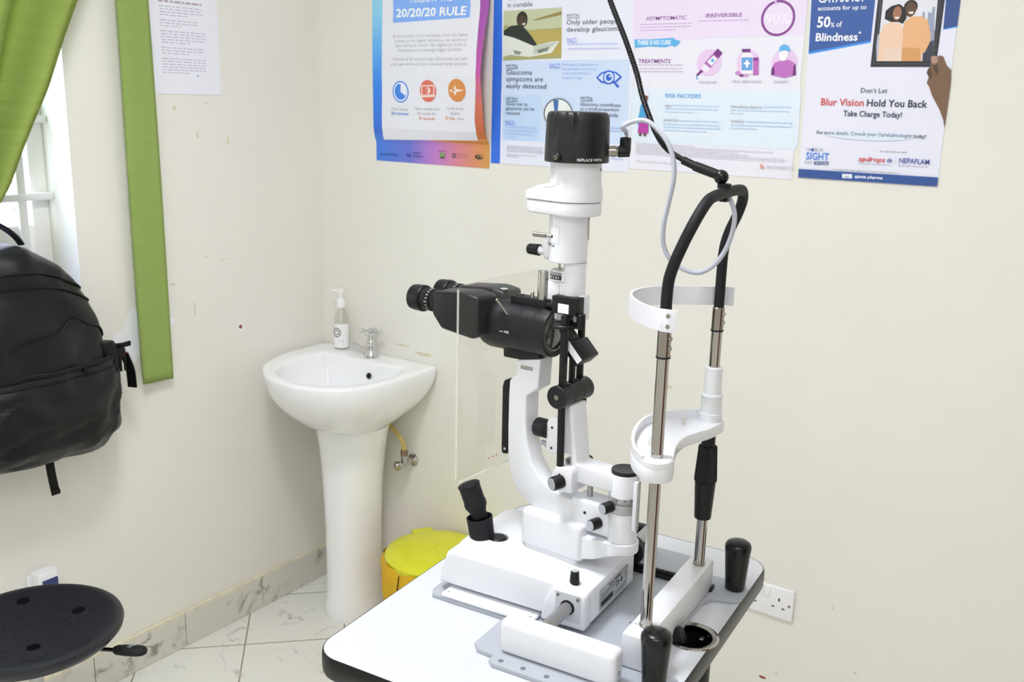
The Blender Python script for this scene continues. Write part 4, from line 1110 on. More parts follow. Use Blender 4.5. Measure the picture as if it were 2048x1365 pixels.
lpoly([(.006, .066), (.034, .070), (.034, .076), (.006, .074)], 'label_brown'); lpoly([(.004, .002), (.036, .002), (.036, .014), (.02, .020), (.004, .010)], 'label_red'); lpoly([(.026, .016), (.038, .014), (.040, .026), (.030, .028)], 'label_green')
obj('bottle_label', g, sb, 'printed label')
g = G(); g.lathe([(.0135, .966), (.0138, .985), (.012, .992), (.006, .995), (.0045, 1.000), (.0042, 1.012), (.009, 1.014), (.0095, 1.024), (.004, 1.026)], (sx_, sy_, 0), 'z', 'soap_white', 24)
g.tube([(sx_, sy_, 1.019), (sx_ - .018, sy_ - .012, 1.020), (sx_ - .026, sy_ - .017, 1.016)], .0042, 'soap_white', smooth=4); obj('pump', g, sb)
g = G(); g.cyl((sx_, sy_, .845), (sx_, sy_, .966), .0028, 'soap_white', n=10); obj('dip_tube', g, sb)

# yellow waste bin
bx, by, bz = 0.610, -0.162, 0.038
bi = empty('waste_bin', Matrix.Translation((bx, by, 0)), 'yellow lidded waste bin with a yellow liner on the floor beside the sink', 'waste bin')
g = G(); g.lathe([(.108, .002), (.114, .006), (.126, .12), (.136, .27), (.138, .262 + bz), (.130, .262 + bz), (.120, .12), (.106, .012)], (bx, by, 0), 'z', 'pvc_yellow', 56); obj('bucket', g, bi)
g = G()
def liner(u, v):
    a = 2 * math.pi * u; fold = 0.006 * math.sin(a * 9 + 2 * math.sin(v * 3)) * v + .004 * noise.noise((math.cos(a) * 3, math.sin(a) * 3, v * 2))
    r = .124 + .038 * math.sin(min(1, v * 1.15) * math.pi * .5) * (1 if v < .88 else 1 - (v - .88) * 2.6) + fold
    return (bx + r * math.cos(a), by + r * math.sin(a), .05 + (.222 + bz) * v)
g.grid(liner, 96, 16, 'bag_yellow'); obj('liner', g, bi, 'amber plastic liner hanging over the rim', sharp=70)
g = G()
for a in (rad(-92),): 
    g.tube([(bx + r * math.cos(a), by + r * math.sin(a), z) for r, z in ((.158, .262 + bz), (.1655, .225 + bz), (.164, .19 + bz), (.152, .12))], .0016, 'nylon_dark', 8)
obj('liner_seam', g, bi, 'dark line down the liner')
g = G(); g.lathe([(.149, .262), (.1505, .266), (.1505, .276), (.147, .280), (.141, .281), (.139, .283), (.128, .288), (.09, .293), (.04, .296), (.001, .2965)], (bx, by, bz), 'z', 'pvc_yellow', 64)
for k in range(3):
    a = rad(20 + 60 * k); d = Vector((math.cos(a), math.sin(a), 0)); c = Vector((bx, by, 0))
    g.tube([c + d * (.125 * t) + Vector((0, 0, bz + .2968 - .0083 * abs(t) ** 2.2)) for t in (-1, -.75, -.5, -.25, 0, .25, .5, .75, 1)], .0014, 'pvc_yellow', 8)
lid = obj('lid', g, bi, sharp=40)
g = G(); g.M = Matrix.Translation((bx, by, bz)) @ Matrix.Rotation(rad(56), 4, 'Z'); g.box((-.032, .118, .270), (.032, .156, .2875), 'pvc_yellow', .004); obj('lid_hinge', g, lid)

# ------------------------------------------------------------ stool
STX, STY, STZ = 0.470, -1.298, 0.55
st = empty('stool', Matrix.Translation((STX, STY, 0)), 'round black stool with dimpled seat and height lever, in front of the left wall', 'stool')
g = G(); g.lathe([(.05, -.036), (.14, -.034), (.165, -.026), (.176, -.014), (.178, -.006), (.1755, .001), (.168, .0045), (.155, .0035), (.10, -.001), (.0005, -.003)], (STX, STY, STZ), 'z', 'seat_pu', 96)
seat = obj('seat', g, st, sharp=60)
cut = G()
HOLES = [(0.404, -1.157), (0.469, -1.297), (0.273, -1.21)]
def up_to_seat(p, z0=.5, z1=STZ):   # from the plane z0 to the seat plane, along the line of sight used when measuring
    k = (CAM_POS.z - z1) / (CAM_POS.z - z0); return (CAM_POS.x + (p[0] - CAM_POS.x) * k, CAM_POS.y + (p[1] - CAM_POS.y) * k)
HP = [(0.075, 60), (0.075, 180), (0.075, 300)]
for h in HOLES:
    x, y = up_to_seat(h); cut.cyl((x, y, STZ - .025), (x, y, STZ + .03), .0135, 'black_hole', n=28)
boolean(seat, obj('cutter', cut))
g = G()
for p in [(0.388, -1.196), (0.436, -1.22), (0.486, -1.254), (0.503, -1.313), (0.491, -1.196), (0.451, -1.161), (0.418, -1.118), (0.365, -1.15), (0.35, -1.27), (0.41, -1.28), (0.535, -1.235), (0.44, -1.36),]:
    x, y = up_to_seat(p); rr = math.hypot(x - STX, y - STY)
    if rr > .150: continue
    zt = STZ - .003 + .002 * rr / .1 + (.0 if rr < .1 else .0045 * (rr - .1) / .055 - .002 * (rr - .1) / .1)
    def sz_(q):
        r_ = math.hypot(q[0] - STX, q[1] - STY); return STZ + interp(r_, [0, .10, .155, .168], [-.003, -.001, .0035, .0045])
    pts_ = [(x + .022 * math.cos(k * math.pi / 16), y + .022 * math.sin(k * math.pi / 16)) for k in range(33)]
    g.tube([(q[0], q[1], sz_(q)) for q in pts_], .0009, 'seat_ring', 6)
obj('seat_rings', g, seat, 'moulded rings in the seat')
g = G(); g.lathe([(.034, STZ - .062), (.036, STZ - .036), (.014, STZ - .036), (.014, .30), (.026, .298), (.026, .09), (.034, .07), (.034, .055)], (STX, STY, 0), 'z', 'steel_dull', 32); obj('gas_lift', g, st)
g = G()
ld = Vector((0.66 - STX, -1.175 - STY, 0)).normalized()
lq = Vector((STX, STY, STZ - .048))
g.tube([lq + ld * .02, lq + ld * .15, lq + ld * .185 + Vector((0, 0, -.002))], .0042, 'black_gloss', smooth=3)
lev = obj('height_lever', g, st)
g = G()
side = Vector((-ld.y, ld.x, 0))
rs = []
for t, w, h in ((.168, .006, .006), (.175, .012, .009), (.195, .0155, .010), (.218, .016, .010), (.230, .013, .009), (.236, .007, .006)):
    rs.append([lq + ld * t + side * (w * math.cos(2 * math.pi * k / 20)) + Vector((0, 0, h * math.sin(2 * math.pi * k / 20))) for k in range(20)])
g.loft(rs, 'rubber'); 
c_ = lq + ld * .206 + Vector((0, 0, .0105))
for a, b in (((-.008, -.005), (.008, .005)), ((-.008, .003), (.006, .003)), ((-.002, -.007), (.004, .007))):
    g.tube([c_ + ld * a[0] + side * a[1], c_ + ld * b[0] + side * b[1]], .0006, 'knob_grey', 6)
obj('lever_grip', g, lev, 'black lever grip with a grey mark', sharp=60)
g = G()
for k in range(5):
    a = rad(20 + 72 * k); d = Vector((math.cos(a), math.sin(a), 0)); p0 = Vector((STX, STY, .085)); e = Vector((STX, STY, .058)) + d * .25
    g.tube([p0 + d * .02, p0 + d * .12 + Vector((0, 0, -.006)), e], [.020, .017, .013], 'black_plastic', smooth=4)
    q = e + Vector((0, 0, -.058)); g.lathe([(.018, -.012), (.0225, -.009), (.0225, .009), (.018, .012)], q + Vector((0, 0, .0235)), Vector((-d.y, d.x, 0)), 'black_gloss', 24)
    g.cyl(e, e + Vector((0, 0, -.02)), .006, 'steel')
obj('star_base', g, st)

# ------------------------------------------------------------ backpack on the window bars
BY = -1.055
bp = empty('backpack', Matrix.Translation((0.02, BY, 0.70)), 'black nylon backpack hanging on the left wall under the window', 'backpack')
PROF = [(0.725, .100, .060), (0.735, .160, .095), (0.755, .200, .135), (0.80, .226, .165), (0.87, .232, .172), (0.94, .228, .165), (0.985, .218, .150), (1.04, .208, .138), (1.09, .196, .128), (1.13, .182, .118), (1.165, .165, .108), (1.20, .135, .096), (1.232, .095, .082), (1.255, .055, .066), (1.264, .020, .045)]
def prof(z):
    Z = [p[0] for p in PROF]
    return interp(z, Z, [p[1] for p in PROF]), interp(z, Z, [p[2] for p in PROF])
def bag(z, a, grow=0.0):
    hw, dp = prof(z); hw += grow; dp += grow
    ex_ = 2.7
    c, s_ = math.cos(a), math.sin(a)
    yy = hw * abs(c) ** (2 / ex_) * (1 if c > 0 else -1)
    xx = dp * max(0, s_) ** (2 / ex_) if s_ > 0 else 0
    sag = -0.010 * (yy / .2) ** 1
    w = .014 * noise.noise((yy * 8 + z * 5, z * 6 - yy * 3, xx * 6 + 3)) + .008 * (1 - 2 * abs(noise.noise((yy * 13 - z * 8, z * 10 + yy * 6, 5.5)))) + .004 * noise.noise((yy * 26, z * 20, 1.5)) + .006 * math.sin((z * 1.6 + yy) * 34) * max(0, noise.noise((yy * 5, z * 4, 9)))
    return Vector((0.008 + max(0, xx + (w if s_ > 0.05 else 0)), BY + yy + (w * .5 if s_ > .05 else 0), z + sag))
g = G(); NB = 72
zs = [PROF[0][0] + (PROF[-1][0] - PROF[0][0]) * i / 60 for i in range(61)]
g.loft([[bag(z, 2 * math.pi * k / NB) for k in range(NB)] for z in zs], 'nylon'); body = obj('bag_body', g, bp, sharp=70)
g = G()
def pk(u, v):
    a = rad(8) + rad(164) * u; z = .748 + .232 * v
    bul = .016 * math.sin(math.pi * min(1, max(0, u))) ** .5 * math.sin(math.pi * (v * .9 + .05)) ** .5 + .003
    q = bag(z - .03 * (u - .5) * v, a, bul)
    q.x += .007 * noise.noise((u * 7 + v * 3, v * 5 - u * 4, 2)) + .005 * (1 - 2 * abs(noise.noise((u * 11 + v * 9, v * 4, 7))))
    return q
g.grid(pk, 60, 30, 'nylon'); fp = obj('front_pocket', g, bp, sharp=70)
g = G(); g.tube([pk(.04 + .92 * i / 40, .97) + Vector((.002, 0, 0)) for i in range(41)], .0035, 'zip_black', 8); g.tube([pk(.04 + .92 * i / 40, .90) + Vector((.0015, 0, 0)) for i in range(41)], .0022, 'zip_black', 8); obj('zip', g, fp)
g = G(); q = pk(.38, .95); g.box(q + Vector((.002, -.006, -.012)), q + Vector((.009, .006, .006)), 'zip_black', .002); g.box(q + Vector((.003, -.004, -.042)), q + Vector((.007, .004, -.012)), 'zip_black', .0015); obj('zip_pull', g, fp)
g = G()
for zt in (1.205, 1.172):
    g.tube([bag(zt - .06 * abs(math.cos(rad(4 + 172 * i / 40))) ** 2, rad(4 + 172 * i / 40), .002) for i in range(41)], .003, 'zip_black', 8)
g.tube([bag(1.03 + .055 * math.sin(math.pi * i / 30) + .006 * math.sin(i * .5), rad(25 + 75 * i / 30), .0015) for i in range(31)], .0028, 'nylon', 8)
obj('seams', g, body)
# side pocket with buckle straps
g = G()
sp_ = []
for z, y1, dx in ((.855, -.850, .03), (.87, -.832, .045), (.90, -.822, .052), (.95, -.818, .055), (.985, -.822, .052), (1.0, -.826, .045)):
    sp_.append([Vector((.075 + dx * math.cos(2 * math.pi * k / 24), (y1 - .03) + .032 * math.sin(2 * math.pi * k / 24) + .002 * math.sin(k * 3.), z + .006 * math.cos(2 * math.pi * k / 24))) for k in range(24)])
g.loft(sp_, 'nylon_dark'); sp = obj('side_pocket', g, bp, sharp=70)
g = G(); g.ribbon([(.100, -.840, .990), (.103, -.808, .988), (.105, -.786, .990)], .012, .006, 'nylon_dark', (.3, 0, 1)); g.box((.085, -.845, .955), (.118, -.808, .985), 'zip_black', .004)
for y in (-.838, -.826, -.814): g.box((.116, y - .003, .925), (.121, y + .003, .962), 'zip_black', .0015)
g.ribbon([(.100, -.803, .965), (.103, -.790, .92), (.104, -.788, .872)], .026, .004, 'nylon_dark', (.9, .3, 0), 5); obj('buckle_strap', g, bp)
g = G(); g.ribbon([(.075, -1.012, .755), (.080, -1.012, .70), (.082, -1.006, .640)], .021, .003, 'nylon_dark', (0, 1, 0), 5); g.box((.079, -1.0165, .640), (.086, -.9955, .652), 'nylon_dark', .001); obj('strap_tail', g, bp)
g = G(); g.ribbon([(.050, -1.015, 1.262), (.048, -1.030, 1.285), (.044, -1.062, 1.312), (.035, -1.105, 1.332), (.02, -1.15, 1.335), (-.01, -1.18, 1.330)], .020, .005, 'nylon_dark', (1, 0, .3), 6)
g.ribbon([(.050, -1.105, 1.258), (.045, -1.12, 1.29), (.030, -1.15, 1.320), (-.01, -1.182, 1.332)], .020, .005, 'nylon_dark', (1, 0, .3), 6); obj('carry_loop', g, bp)
hk = G(); hk.tube([(-.088, -1.18, 1.355), (-.060, -1.18, 1.372), (-.025, -1.18, 1.368), (.0, -1.18, 1.345), (-.012, -1.18, 1.320), (-.030, -1.18, 1.318), (-.038, -1.18, 1.33)], .004, 'steel', 10, 6)
tag(obj('hook', hk), 'bent steel hook on the window bar holding the backpack loop', 'hook')

CABLE_PTS = [(-0.106, -0.030, 0.690), (-0.093, -0.030, 0.697), (-0.076, -0.030, 0.699), (-0.061, -0.030, 0.691), (-0.044, -0.030, 0.673), (-0.035, -0.030, 0.652), (-0.033, -0.030, 0.628), (-0.039, -0.026, 0.599), (-0.045, -0.023, 0.569), (-0.045, -0.019, 0.543), (-0.035, -0.015, 0.523), (-0.017, -0.011, 0.512), (0.002, -0.007, 0.510), (0.020, -0.004, 0.522), (0.032, 0.000, 0.543), (0.039, -0.000, 0.568), (0.039, 0.000, 0.590), (0.030, -0.000, 0.610)]
# ------------------------------------------------------------ instrument table
LT = Matrix.Translation((1.776, -1.055, 0.90)) @ Matrix.Rotation(rad(5.2), 4, 'Z')
PX, PY = -0.078, -0.025
AF = LT @ Matrix.Translation((PX, PY, 0)) @ Matrix.Rotation(rad(173), 4, 'Z')   # x towards the examiner, y towards the near side
def at(M, p): return Matrix.Translation(M @ Vector(p))

tb = empty('instrument_table', at(LT, (-.16, -.035, -.90)), 'white-topped instrument table with black rounded edge carrying the slit lamp', 'table')
def rrect(x0, y0, x1, y1, r, n=8):
    out = []
    for cx, cy, a0 in ((x1 - r, y1 - r, 0), (x0 + r, y1 - r, 90), (x0 + r, y0 + r, 180), (x1 - r, y0 + r, 270)):
        for i in range(n + 1):
            a = rad(a0 + 90 * i / n); out.append((cx + r * math.cos(a), cy + r * math.sin(a)))
    return out
TX0, TX1, TY0, TY1 = -.387, .066, -.333, .263
g = G(LT); g.prism(rrect(TX0 + .003, TY0 + .003, TX1 - .003, TY1 - .003, .040), -.026, .0055, 'z', 'laminate')
top = obj('tabletop', g, tb)
GRX, GRY, GRR = .0335, -.0245, .0335
cut = G(LT); cut.cyl((GRX, GRY, -.05), (GRX, GRY, .02), .0295, 'black_hole', n=40); boolean(top, obj('cutter', cut))
g = G(LT)
rr = [rrect(TX0 + o, TY0 + o, TX1 - o, TY1 - o, .043 - o) for o in (.003, .0022, .0004, 0, .0004, .0022, .0032)]
hz = (.0053, .0058, .0025, -.009, -.022, -.0265, -.0265)
g.loft([[Vector((x, y, h)) for x, y in R] for R, h in zip(rr, hz)], 'edge_black', False, False); obj('edge_band', g, tb, 'black rounded edge band')
g = G(LT); g.lathe([(.029, -.028), (.029, .0004), (.0345, .0022), (.0375, .0012), (.038, .0002), (.0292, .0002)], (GRX, GRY, .0056), 'z', 'chrome', 48, cap=False)
g.lathe([(.0286, -.004), (.0286, -.080), (.0005, -.080), (.0005, -.0785), (.0278, -.0785), (.0278, -.012)], (GRX, GRY, 0), 'z', 'black_plastic', 40, cap=False)
gm = obj('cable_grommet', g, tb, 'chrome ring round the cable hole')
g = G(LT); g.box((GRX + .006, GRY + .014, -.010), (GRX + .012, GRY + .024, -.004), 'steel', .001); obj('grommet_clip', g, gm)
g = G(LT); g.tube([(GRX - .03, GRY - .012, .012), (GRX - .012, GRY - .010, .006), (GRX - .004, GRY - .008, -.03), (GRX, GRY - .004, -.075)], .0075, 'black_plastic', smooth=5)
g.cyl((GRX - .030, GRY - .022, .006), (GRX - .006, GRY - .020, .016), .0125, 'black_plastic', bev=.002)
tag(obj('power_cable', g), 'black plug and cable going down through the chrome table hole', 'cable')
g = G(LT); g.box((-.33, -.20, -.07), (-.01, .12, -.027), 'enamel', .006); g.box((-.30, .12, -.10), (-.2, .19, -.027), 'enamel', .006); obj('under_frame', g, tb)
g = G(LT); g.box((-.225, -.10, -.865), (-.105, .03, -.068), 'enamel', .012, 3); obj('column', g, tb)
g = G(LT); g.box((-.36, -.30, -.880), (.02, -.22, -.838), 'enamel', .012, 3); g.box((-.36, .15, -.880), (.02, .23, -.838), 'enamel', .012, 3); g.box((-.225, -.24, -.878), (-.105, .17, -.845), 'enamel', .01); obj('foot_frame', g, tb)
for x in (-.33, -.01):
    for y in (-.26, .19):
        g = G(LT); g.cyl((x, y, -.8995), (x, y, -.878), .02, 'black_plastic', bev=.004); obj('foot', g, tb)

# ------------------------------------------------------------ headrest stand: base plate, posts, chin rest, forehead band
hs = empty('headrest_stand', at(LT, (0, -.02, .0057)), 'chin and forehead rest on two chrome posts, bolted to a grey plate on the table', 'headrest')
PL = [(-.338, -.112), (-.330, -.126), (-.205, -.127), (-.207, -.140), (-.207, -.205), (-.196, -.217), (-.170, -.219), (-.170, -.230), (-.162, -.237), (.050, -.237), (.062, -.228), (.064, -.150), (.055, -.142), (.030, -.140), (.0175, -.128), (.0175, .062), (.026, .084), (.040, .090), (.052, .092), (.064, .102), (.064, .140), (.054, .155), (-.004, .155), (-.010, .165), (-.020, .200), (-.15, .200), (-.165, .190), (-.205, .160), (-.205, .084), (-.330, .083), (-.338, .070)]
g = G(LT); g.prism([(x, y) for x, y in PL], .0057, .012, 'z', 'plate_grey', .0010)
plate = obj('base_plate', g, hs)
for x, y in ((-.154, -.226), (-.121, -.226), (-.087, -.226), (-.047, -.047)):
    g = G(LT); g.lathe([(.0036, .0121), (.0036, .0124), (.0005, .0123)], (x, y, 0), 'z', 'ink_grey' if x != -.047 else 'steel_dull', 16); obj('screw_hole', g, plate)
g = G(LT); g.prism(rrect(-.167, -.2105, -.0015, -.180, .008), .0125, .0600, 'z', 'enamel', .009, 4)
cov = obj('rail_cover', g, hs)
g = G(LT); g.lathe([(.0032, 0), (.0032, .001), (.0008, .0015)], (-.0014, -.197, .030), 'x', 'steel_dull', 14); obj('screw', g, cov)
# far rail with its black rack and wheel
g = G(LT); g.box((-.165, .166, .0125), (-.112, .186, .056), 'black_plastic', .004); g.box((-.165, .098, .0125), (.02, .114, .019), 'black_plastic', .001)
for i in range(60):
    x = -.16 + .0028 * i; g.prism([(x, .019), (x + .0007, .0225), (x + .0015, .0225), (x + .0022, .019)], .100, .112, 'y', 'black_plastic')
obj('rack', g, hs, 'black toothed rack')
# cross beam with its near end block
g = G(LT); g.box((-.018, -.128, .0125), (.017, .112, .060), 'enamel', .004); g.box((.012, -.154, .0125), (.034, -.118, .0585), 'enamel', .003); g.box((-.018, -.154, .0125), (.016, -.120, .0600), 'enamel', .003)
obj('cross_beam', g, hs)
P1, P2 = (.002, -.121), (.002, .085)
for (x, y), zt in ((P1, .454), (P2, .448)):
    g = G(LT); g.cyl((x, y, .0600), (x, y, zt), .0077, 'chrome', n=36); g.lathe([(.0084, zt - .032), (.0084, zt), (.0074, zt + .001)], (x, y, 0), 'z', 'steel', 36)
    g.lathe([(.0088, .0600), (.0088, .063), (.0078, .0635)], (x, y, 0), 'z', 'steel', 32)
    post = obj('post', g, hs)
    g = G(LT); g.lathe([(.0078, zt - .0335), (.0090, zt - .033), (.0090, zt - .031), (.0078, zt - .0305)], (x, y, 0), 'z', 'rubber', 32); obj('rubber_ring', g, post)
    for dz in (-.008, -.020):
        g = G(LT); g.lathe([(.0028, 0), (.0028, .0022), (.0012, .0026)], (x + .0078, y - .002, zt + dz), (1, -.25, 0), 'steel_dull', 14); obj('screw', g, post)
# black hoop over the top
HP_ = [(.002, -.121, .452), (.002, -.121, .505), (.006, -.1205, .530), (.016, -.117, .560), (.026, -.108, .588), (.031, -.090, .6065), (.031, -.068, .6125), (.031, -.02, .6150), (.031, .035, .6150), (.029, .062, .611), (.025, .078, .597), (.018, .084, .578), (.008, .085, .553), (.003, .085, .530), (.002, .085, .500), (.002, .085, .447)]
g = G(LT); g.tube(HP_, .0070, 'rubber', 20, 6); obj('hoop', g, hs, 'black rubber-coated hoop')
# forehead band
FB = [(.020, -.1305, .470), (.006, -.1320, .470), (-.016, -.118, .468), (-.046, -.088, .466), (-.072, -.052, .465), (-.083, -.022, .465), (-.082, .006, .465), (-.070, .032, .465), (-.050, .054, .4645), (-.022, .074, .464), (.002, .0965, .463), (.018, .0985, .463)]
g = G(LT); g.ribbon(FB, .026, .0034, 'strap_white', (0, 0, 1), 6); fb = obj('forehead_band', g, hs)
g = G(LT); g.box((-.001, -.1335, .4555), (.0175, -.1300, .4835), 'strap_white', .001); obj('band_clip', g, fb)
for dz in (.463, .476):
    g = G(LT); g.lathe([(.0030, 0), (.0028, .001), (.0010, .0016)], (.010, -.1336, dz), (0, -1, 0), 'steel', 14); obj('screw', g, fb)
# chin rest
g = G(LT)
CH = [(.002, -.143), (-.014, -.138), (-.034, -.115), (-.054, -.070), (-.067, -.022), (-.069, .012), (-.060, .045), (-.040, .070), (-.012, .094), (.004, .1015), (.019, .096), (.0205, .080), (.016, .050), (.006, .022), (-.002, -.006), (.000, -.040), (.012, -.085), (.022, -.112), (.020, -.134)]
CHs = [(p.x, p.y) for p in spline([Vector((a, b, 0)) for a, b in CH], 5, True)]
g.prism(CHs, .268, .285, 'z', 'enamel', .003)
g.ribbon([(x, y, .288) for x, y in [(-.010, -.1365), (-.031, -.113), (-.0515, -.070), (-.064, -.022), (-.066, .012), (-.0575, .043), (-.038, .067), (-.012, .090)]], .018, .004, 'enamel', (0, 0, 1), 5)
g.lathe([(.0205, .2655), (.0215, .2675), (.0215, .2915), (.0200, .2935), (.0088, .2935)], (P1[0], P1[1], 0), 'z', 'enamel', 40)
g.lathe([(.0165, .268), (.0165, .296), (.0150, .2965), (.0145, .320), (.0155, .3215), (.0152, .324), (.0125, .3245), (.0122, .3625), (.0110, .3635), (.0080, .3635)], (P2[0], P2[1], 0), 'z', 'enamel', 40)
chin = obj('chin_rest', g, hs)
for x, y in ((-.022, .040), (-.028, -.066)):
    g = G(LT); g.lathe([(.0030, .284), (.0028, .297), (.0018, .298)], (x, y, 0), 'z', 'clear_plastic', 14); obj('paper_pin', g, chin)
g = G(LT); g.lathe([(.0098, .245), (.0098, .2655)], (P2[0], P2[1], 0), 'z', 'black_plastic', 32)
pr = [(.0110, .240), (.0118, .244), (.0135, .240)]
n_ = 48; x, y = P2
def knurl(z, r): return [Vector((x + (r + (.0006 if k % 2 else -.0004)) * math.cos(2 * math.pi * k / n_), y + (r + (.0006 if k % 2 else -.0004)) * math.sin(2 * math.pi * k / n_), z)) for k in range(n_)]
g.loft([knurl(.2465, .0105), knurl(.2450, .0128), knurl(.238, .0132), knurl(.196, .0158), knurl(.1925, .0156), knurl(.192, .0140)], 'black_plastic')
g.lathe([(.0100, .1365), (.0118, .1345), (.0122, .137), (.0148, .185), (.0150, .1915), (.0100, .192)], (x, y, 0), 'z', 'black_plastic', 40)
kn = obj('height_knob', g, hs, 'black ribbed height knob on the far post', sharp=25)
g = G(LT); g.lathe([(.0085, .2625), (.0108, .263), (.0108, .2665), (.0085, .267)], (x, y, 0), 'z', 'brass', 28); obj('brass_ring', g, kn)
# hand grips
for x, y in ((.046, .130), (.037, -.175)):
    g = G(LT); zb = .0125
    g.lathe([(.0130, zb), (.0148, zb + .002), (.0158, zb + .02), (.0188, zb + .060), (.0196, zb + .066), (.0194, zb + .071), (.0175, zb + .0745), (.0150, zb + .0765), (.008, zb + .0785), (.0005, zb + .0790)], (x, y, 0), 'z', 'black_gloss', 40)
    obj('hand_grip', g, hs)

# ------------------------------------------------------------ fixation light on a gooseneck, standing on the hoop
fl = empty('fixation_light', at(LT, (.031, -.02, .622)), 'black flexible gooseneck light rising from the top of the headrest hoop', 'lamp')
g = G(LT); g.lathe([(.0088, .6205), (.0088, .6255), (.0070, .6265)], (.030, -.02, 0), 'z', 'black_plastic', 28); g.box((.025, -.026, .604), (.037, -.014, .6085), 'black_plastic', .002); g.sphere((.025, -.02, .634), .0092, 'black_gloss'); obj('ball_joint', g, fl)
g = G(LT); g.tube([(.022, -.02, .636), (-.010, -.02, .6455)], [.0062, .0062], 'black_plastic'); g.tube([(-.008, -.02, .645), (-.026, -.02, .652)], .0052, 'black_plastic'); obj('sleeve', g, fl)
g = G(LT)
GN = spline([Vector(q) for q in [(-.020, -.02, .6495), (-.047, -.02, .664), (-.063, -.02, .682), (-.074, -.02, .703), (-.086, -.02, .730), (-.095, -.02, .757), (-.113, -.02, .798), (-.137, -.02, .847), (-.158, -.02, .90), (-.165, -.02, .955), (-.150, -.02, 1.0), (-.12, -.02, 1.02)]], 26)
g.tube(GN, [.0038 if i % 2 else .0032 for i in range(len(GN))], 'black_satin', 12); obj('gooseneck', g, fl)
g = G(LT); g.lathe([(.004, 0), (.009, .006), (.0105, .03), (.0105, .036), (.0085, .036)], (-.125, -.02, 1.018), (.9, 0, .1), 'black_plastic', 24); obj('lamp_head', g, fl)

# ------------------------------------------------------------ slit lamp
sl = empty('slit_lamp', at(LT, (-.2, -.03, .0128)), 'white slit lamp microscope with black eyepieces and tall lamp tower on the table', 'slit lamp')
# carriage base
g = G(LT)
g.prism([(-.3305, .0235), (-.3285, .035), (-.3195, .068), (-.3165, .0750), (-.308, .0785), (-.235, .0788), (-.160, .0777), (-.110, .0738), (-.0905, .0705), (-.0885, .066), (-.0880, .0235)], -.109, .058, 'y', 'enamel', .006, 4)
base = obj('carriage', g, sl, sharp=50)
g = G(LT)
def rr3(x0, y0, x1, y1, r, z): return [Vector((x, y, z)) for x, y in rrect(x0, y0, x1, y1, r, 6)]
g.loft([rr3(-.318, -.092, -.216, .0565, .016, .0700), rr3(-.314, -.088, -.224, .0560, .016, .0790), rr3(-.307, -.080, -.233, .0545, .015, .0865), rr3(-.303, -.076, -.238, .0530, .014, .0885), rr3(-.298, -.071, -.243, .0500, .012, .0892)], 'enamel')
hump = obj('joystick_mount', g, base, sharp=60)
cut = G(LT); cut.lathe([(.0155, .074), (.0155, .12)], (-.263, -.052, 0), 'z', 'black_hole', 36); boolean(hump, obj('cutter', cut))
g = G(LT); g.prism([(-.156, .0195), (-.150, .050), (-.138, .0735), (-.098, .0725), (-.0905, .0700), (-.0880, .064), (-.0876, .0195)], -.1165, -.095, 'y', 'enamel', .004, 3)
obj('front_block', g, base)
g = G(LT); g.box((-.30, -.09, .0190), (-.10, .045, .0237), 'black_plastic'); obj('underside', g, base)
g = G(LT); g.box((-.314, -.128, .0125), (-.162, -.06, .0185), 'enamel', .0035); 
for x in (-.306, -.170): g.lathe([(.0022, 0), (.0022, .0003), (.0006, .0002)], (x, -.118, .0185), 'z', 'knob_grey', 14)
obj('slide_tray', g, sl, 'white tray strip under the carriage')
# front bearing plate, axle, brightness knob
g = G(LT); g.box((-.1325, -.1176, .030), (-.0945, -.1164, .0705), 'enamel_grey', .0004, 1); fp_ = obj('bearing_plate', g, base)
for x in (-.0985, -.1285): 
    g = G(LT); g.lathe([(.0022, 0), (.0022, .001), (.0006, .0014)], (x, -.1177, .0655), (0, -1, 0), 'steel', 14); obj('screw', g, fp_)
g = G(LT); g.lathe([(.0105, 0), (.0105, .0012), (.0088, .0012)], (-.1135, -.1177, .050), (0, -1, 0), 'black_hole', 32); g.cyl((-.1135, -.196, .050), (-.1135, -.105, .050), .0088, 'steel_dull', n=32); ax_ = obj('axle', g, sl)
g = G(LT); g.cyl((-.1135, .05, .050), (-.1135, .172, .050), .0088, 'steel_dull', n=32); g.lathe([(.020, .098), (.022, .099), (.022, .112), (.020, .113)], (-.1135, 0, .050 - .006), 'y', 'black_plastic', 36); obj('axle_wheel', g, ax_, 'black wheel on the far end')
g = G(LT); g.lathe([(.0088, .0700), (.0088, .0735), (.0064, .0745)], (-.1165, -.092, 0), 'z', 'steel', 26); g.lathe([(.0064, .0745), (.0070, .077), (.0058, .0915), (.0050, .0925)], (-.1165, -.092, 0), 'z', 'black_plastic', 26); g.lathe([(.0048, .0924), (.0046, .0928), (.0005, .0929)], (-.1165, -.092, 0), 'z', 'label_green', 20)
g.lathe([(.0046, .0929), (.0005, .0931)], (-.1165, -.092, 0), 'z', 'knob_grey', 20); obj('brightness_knob', g, base)
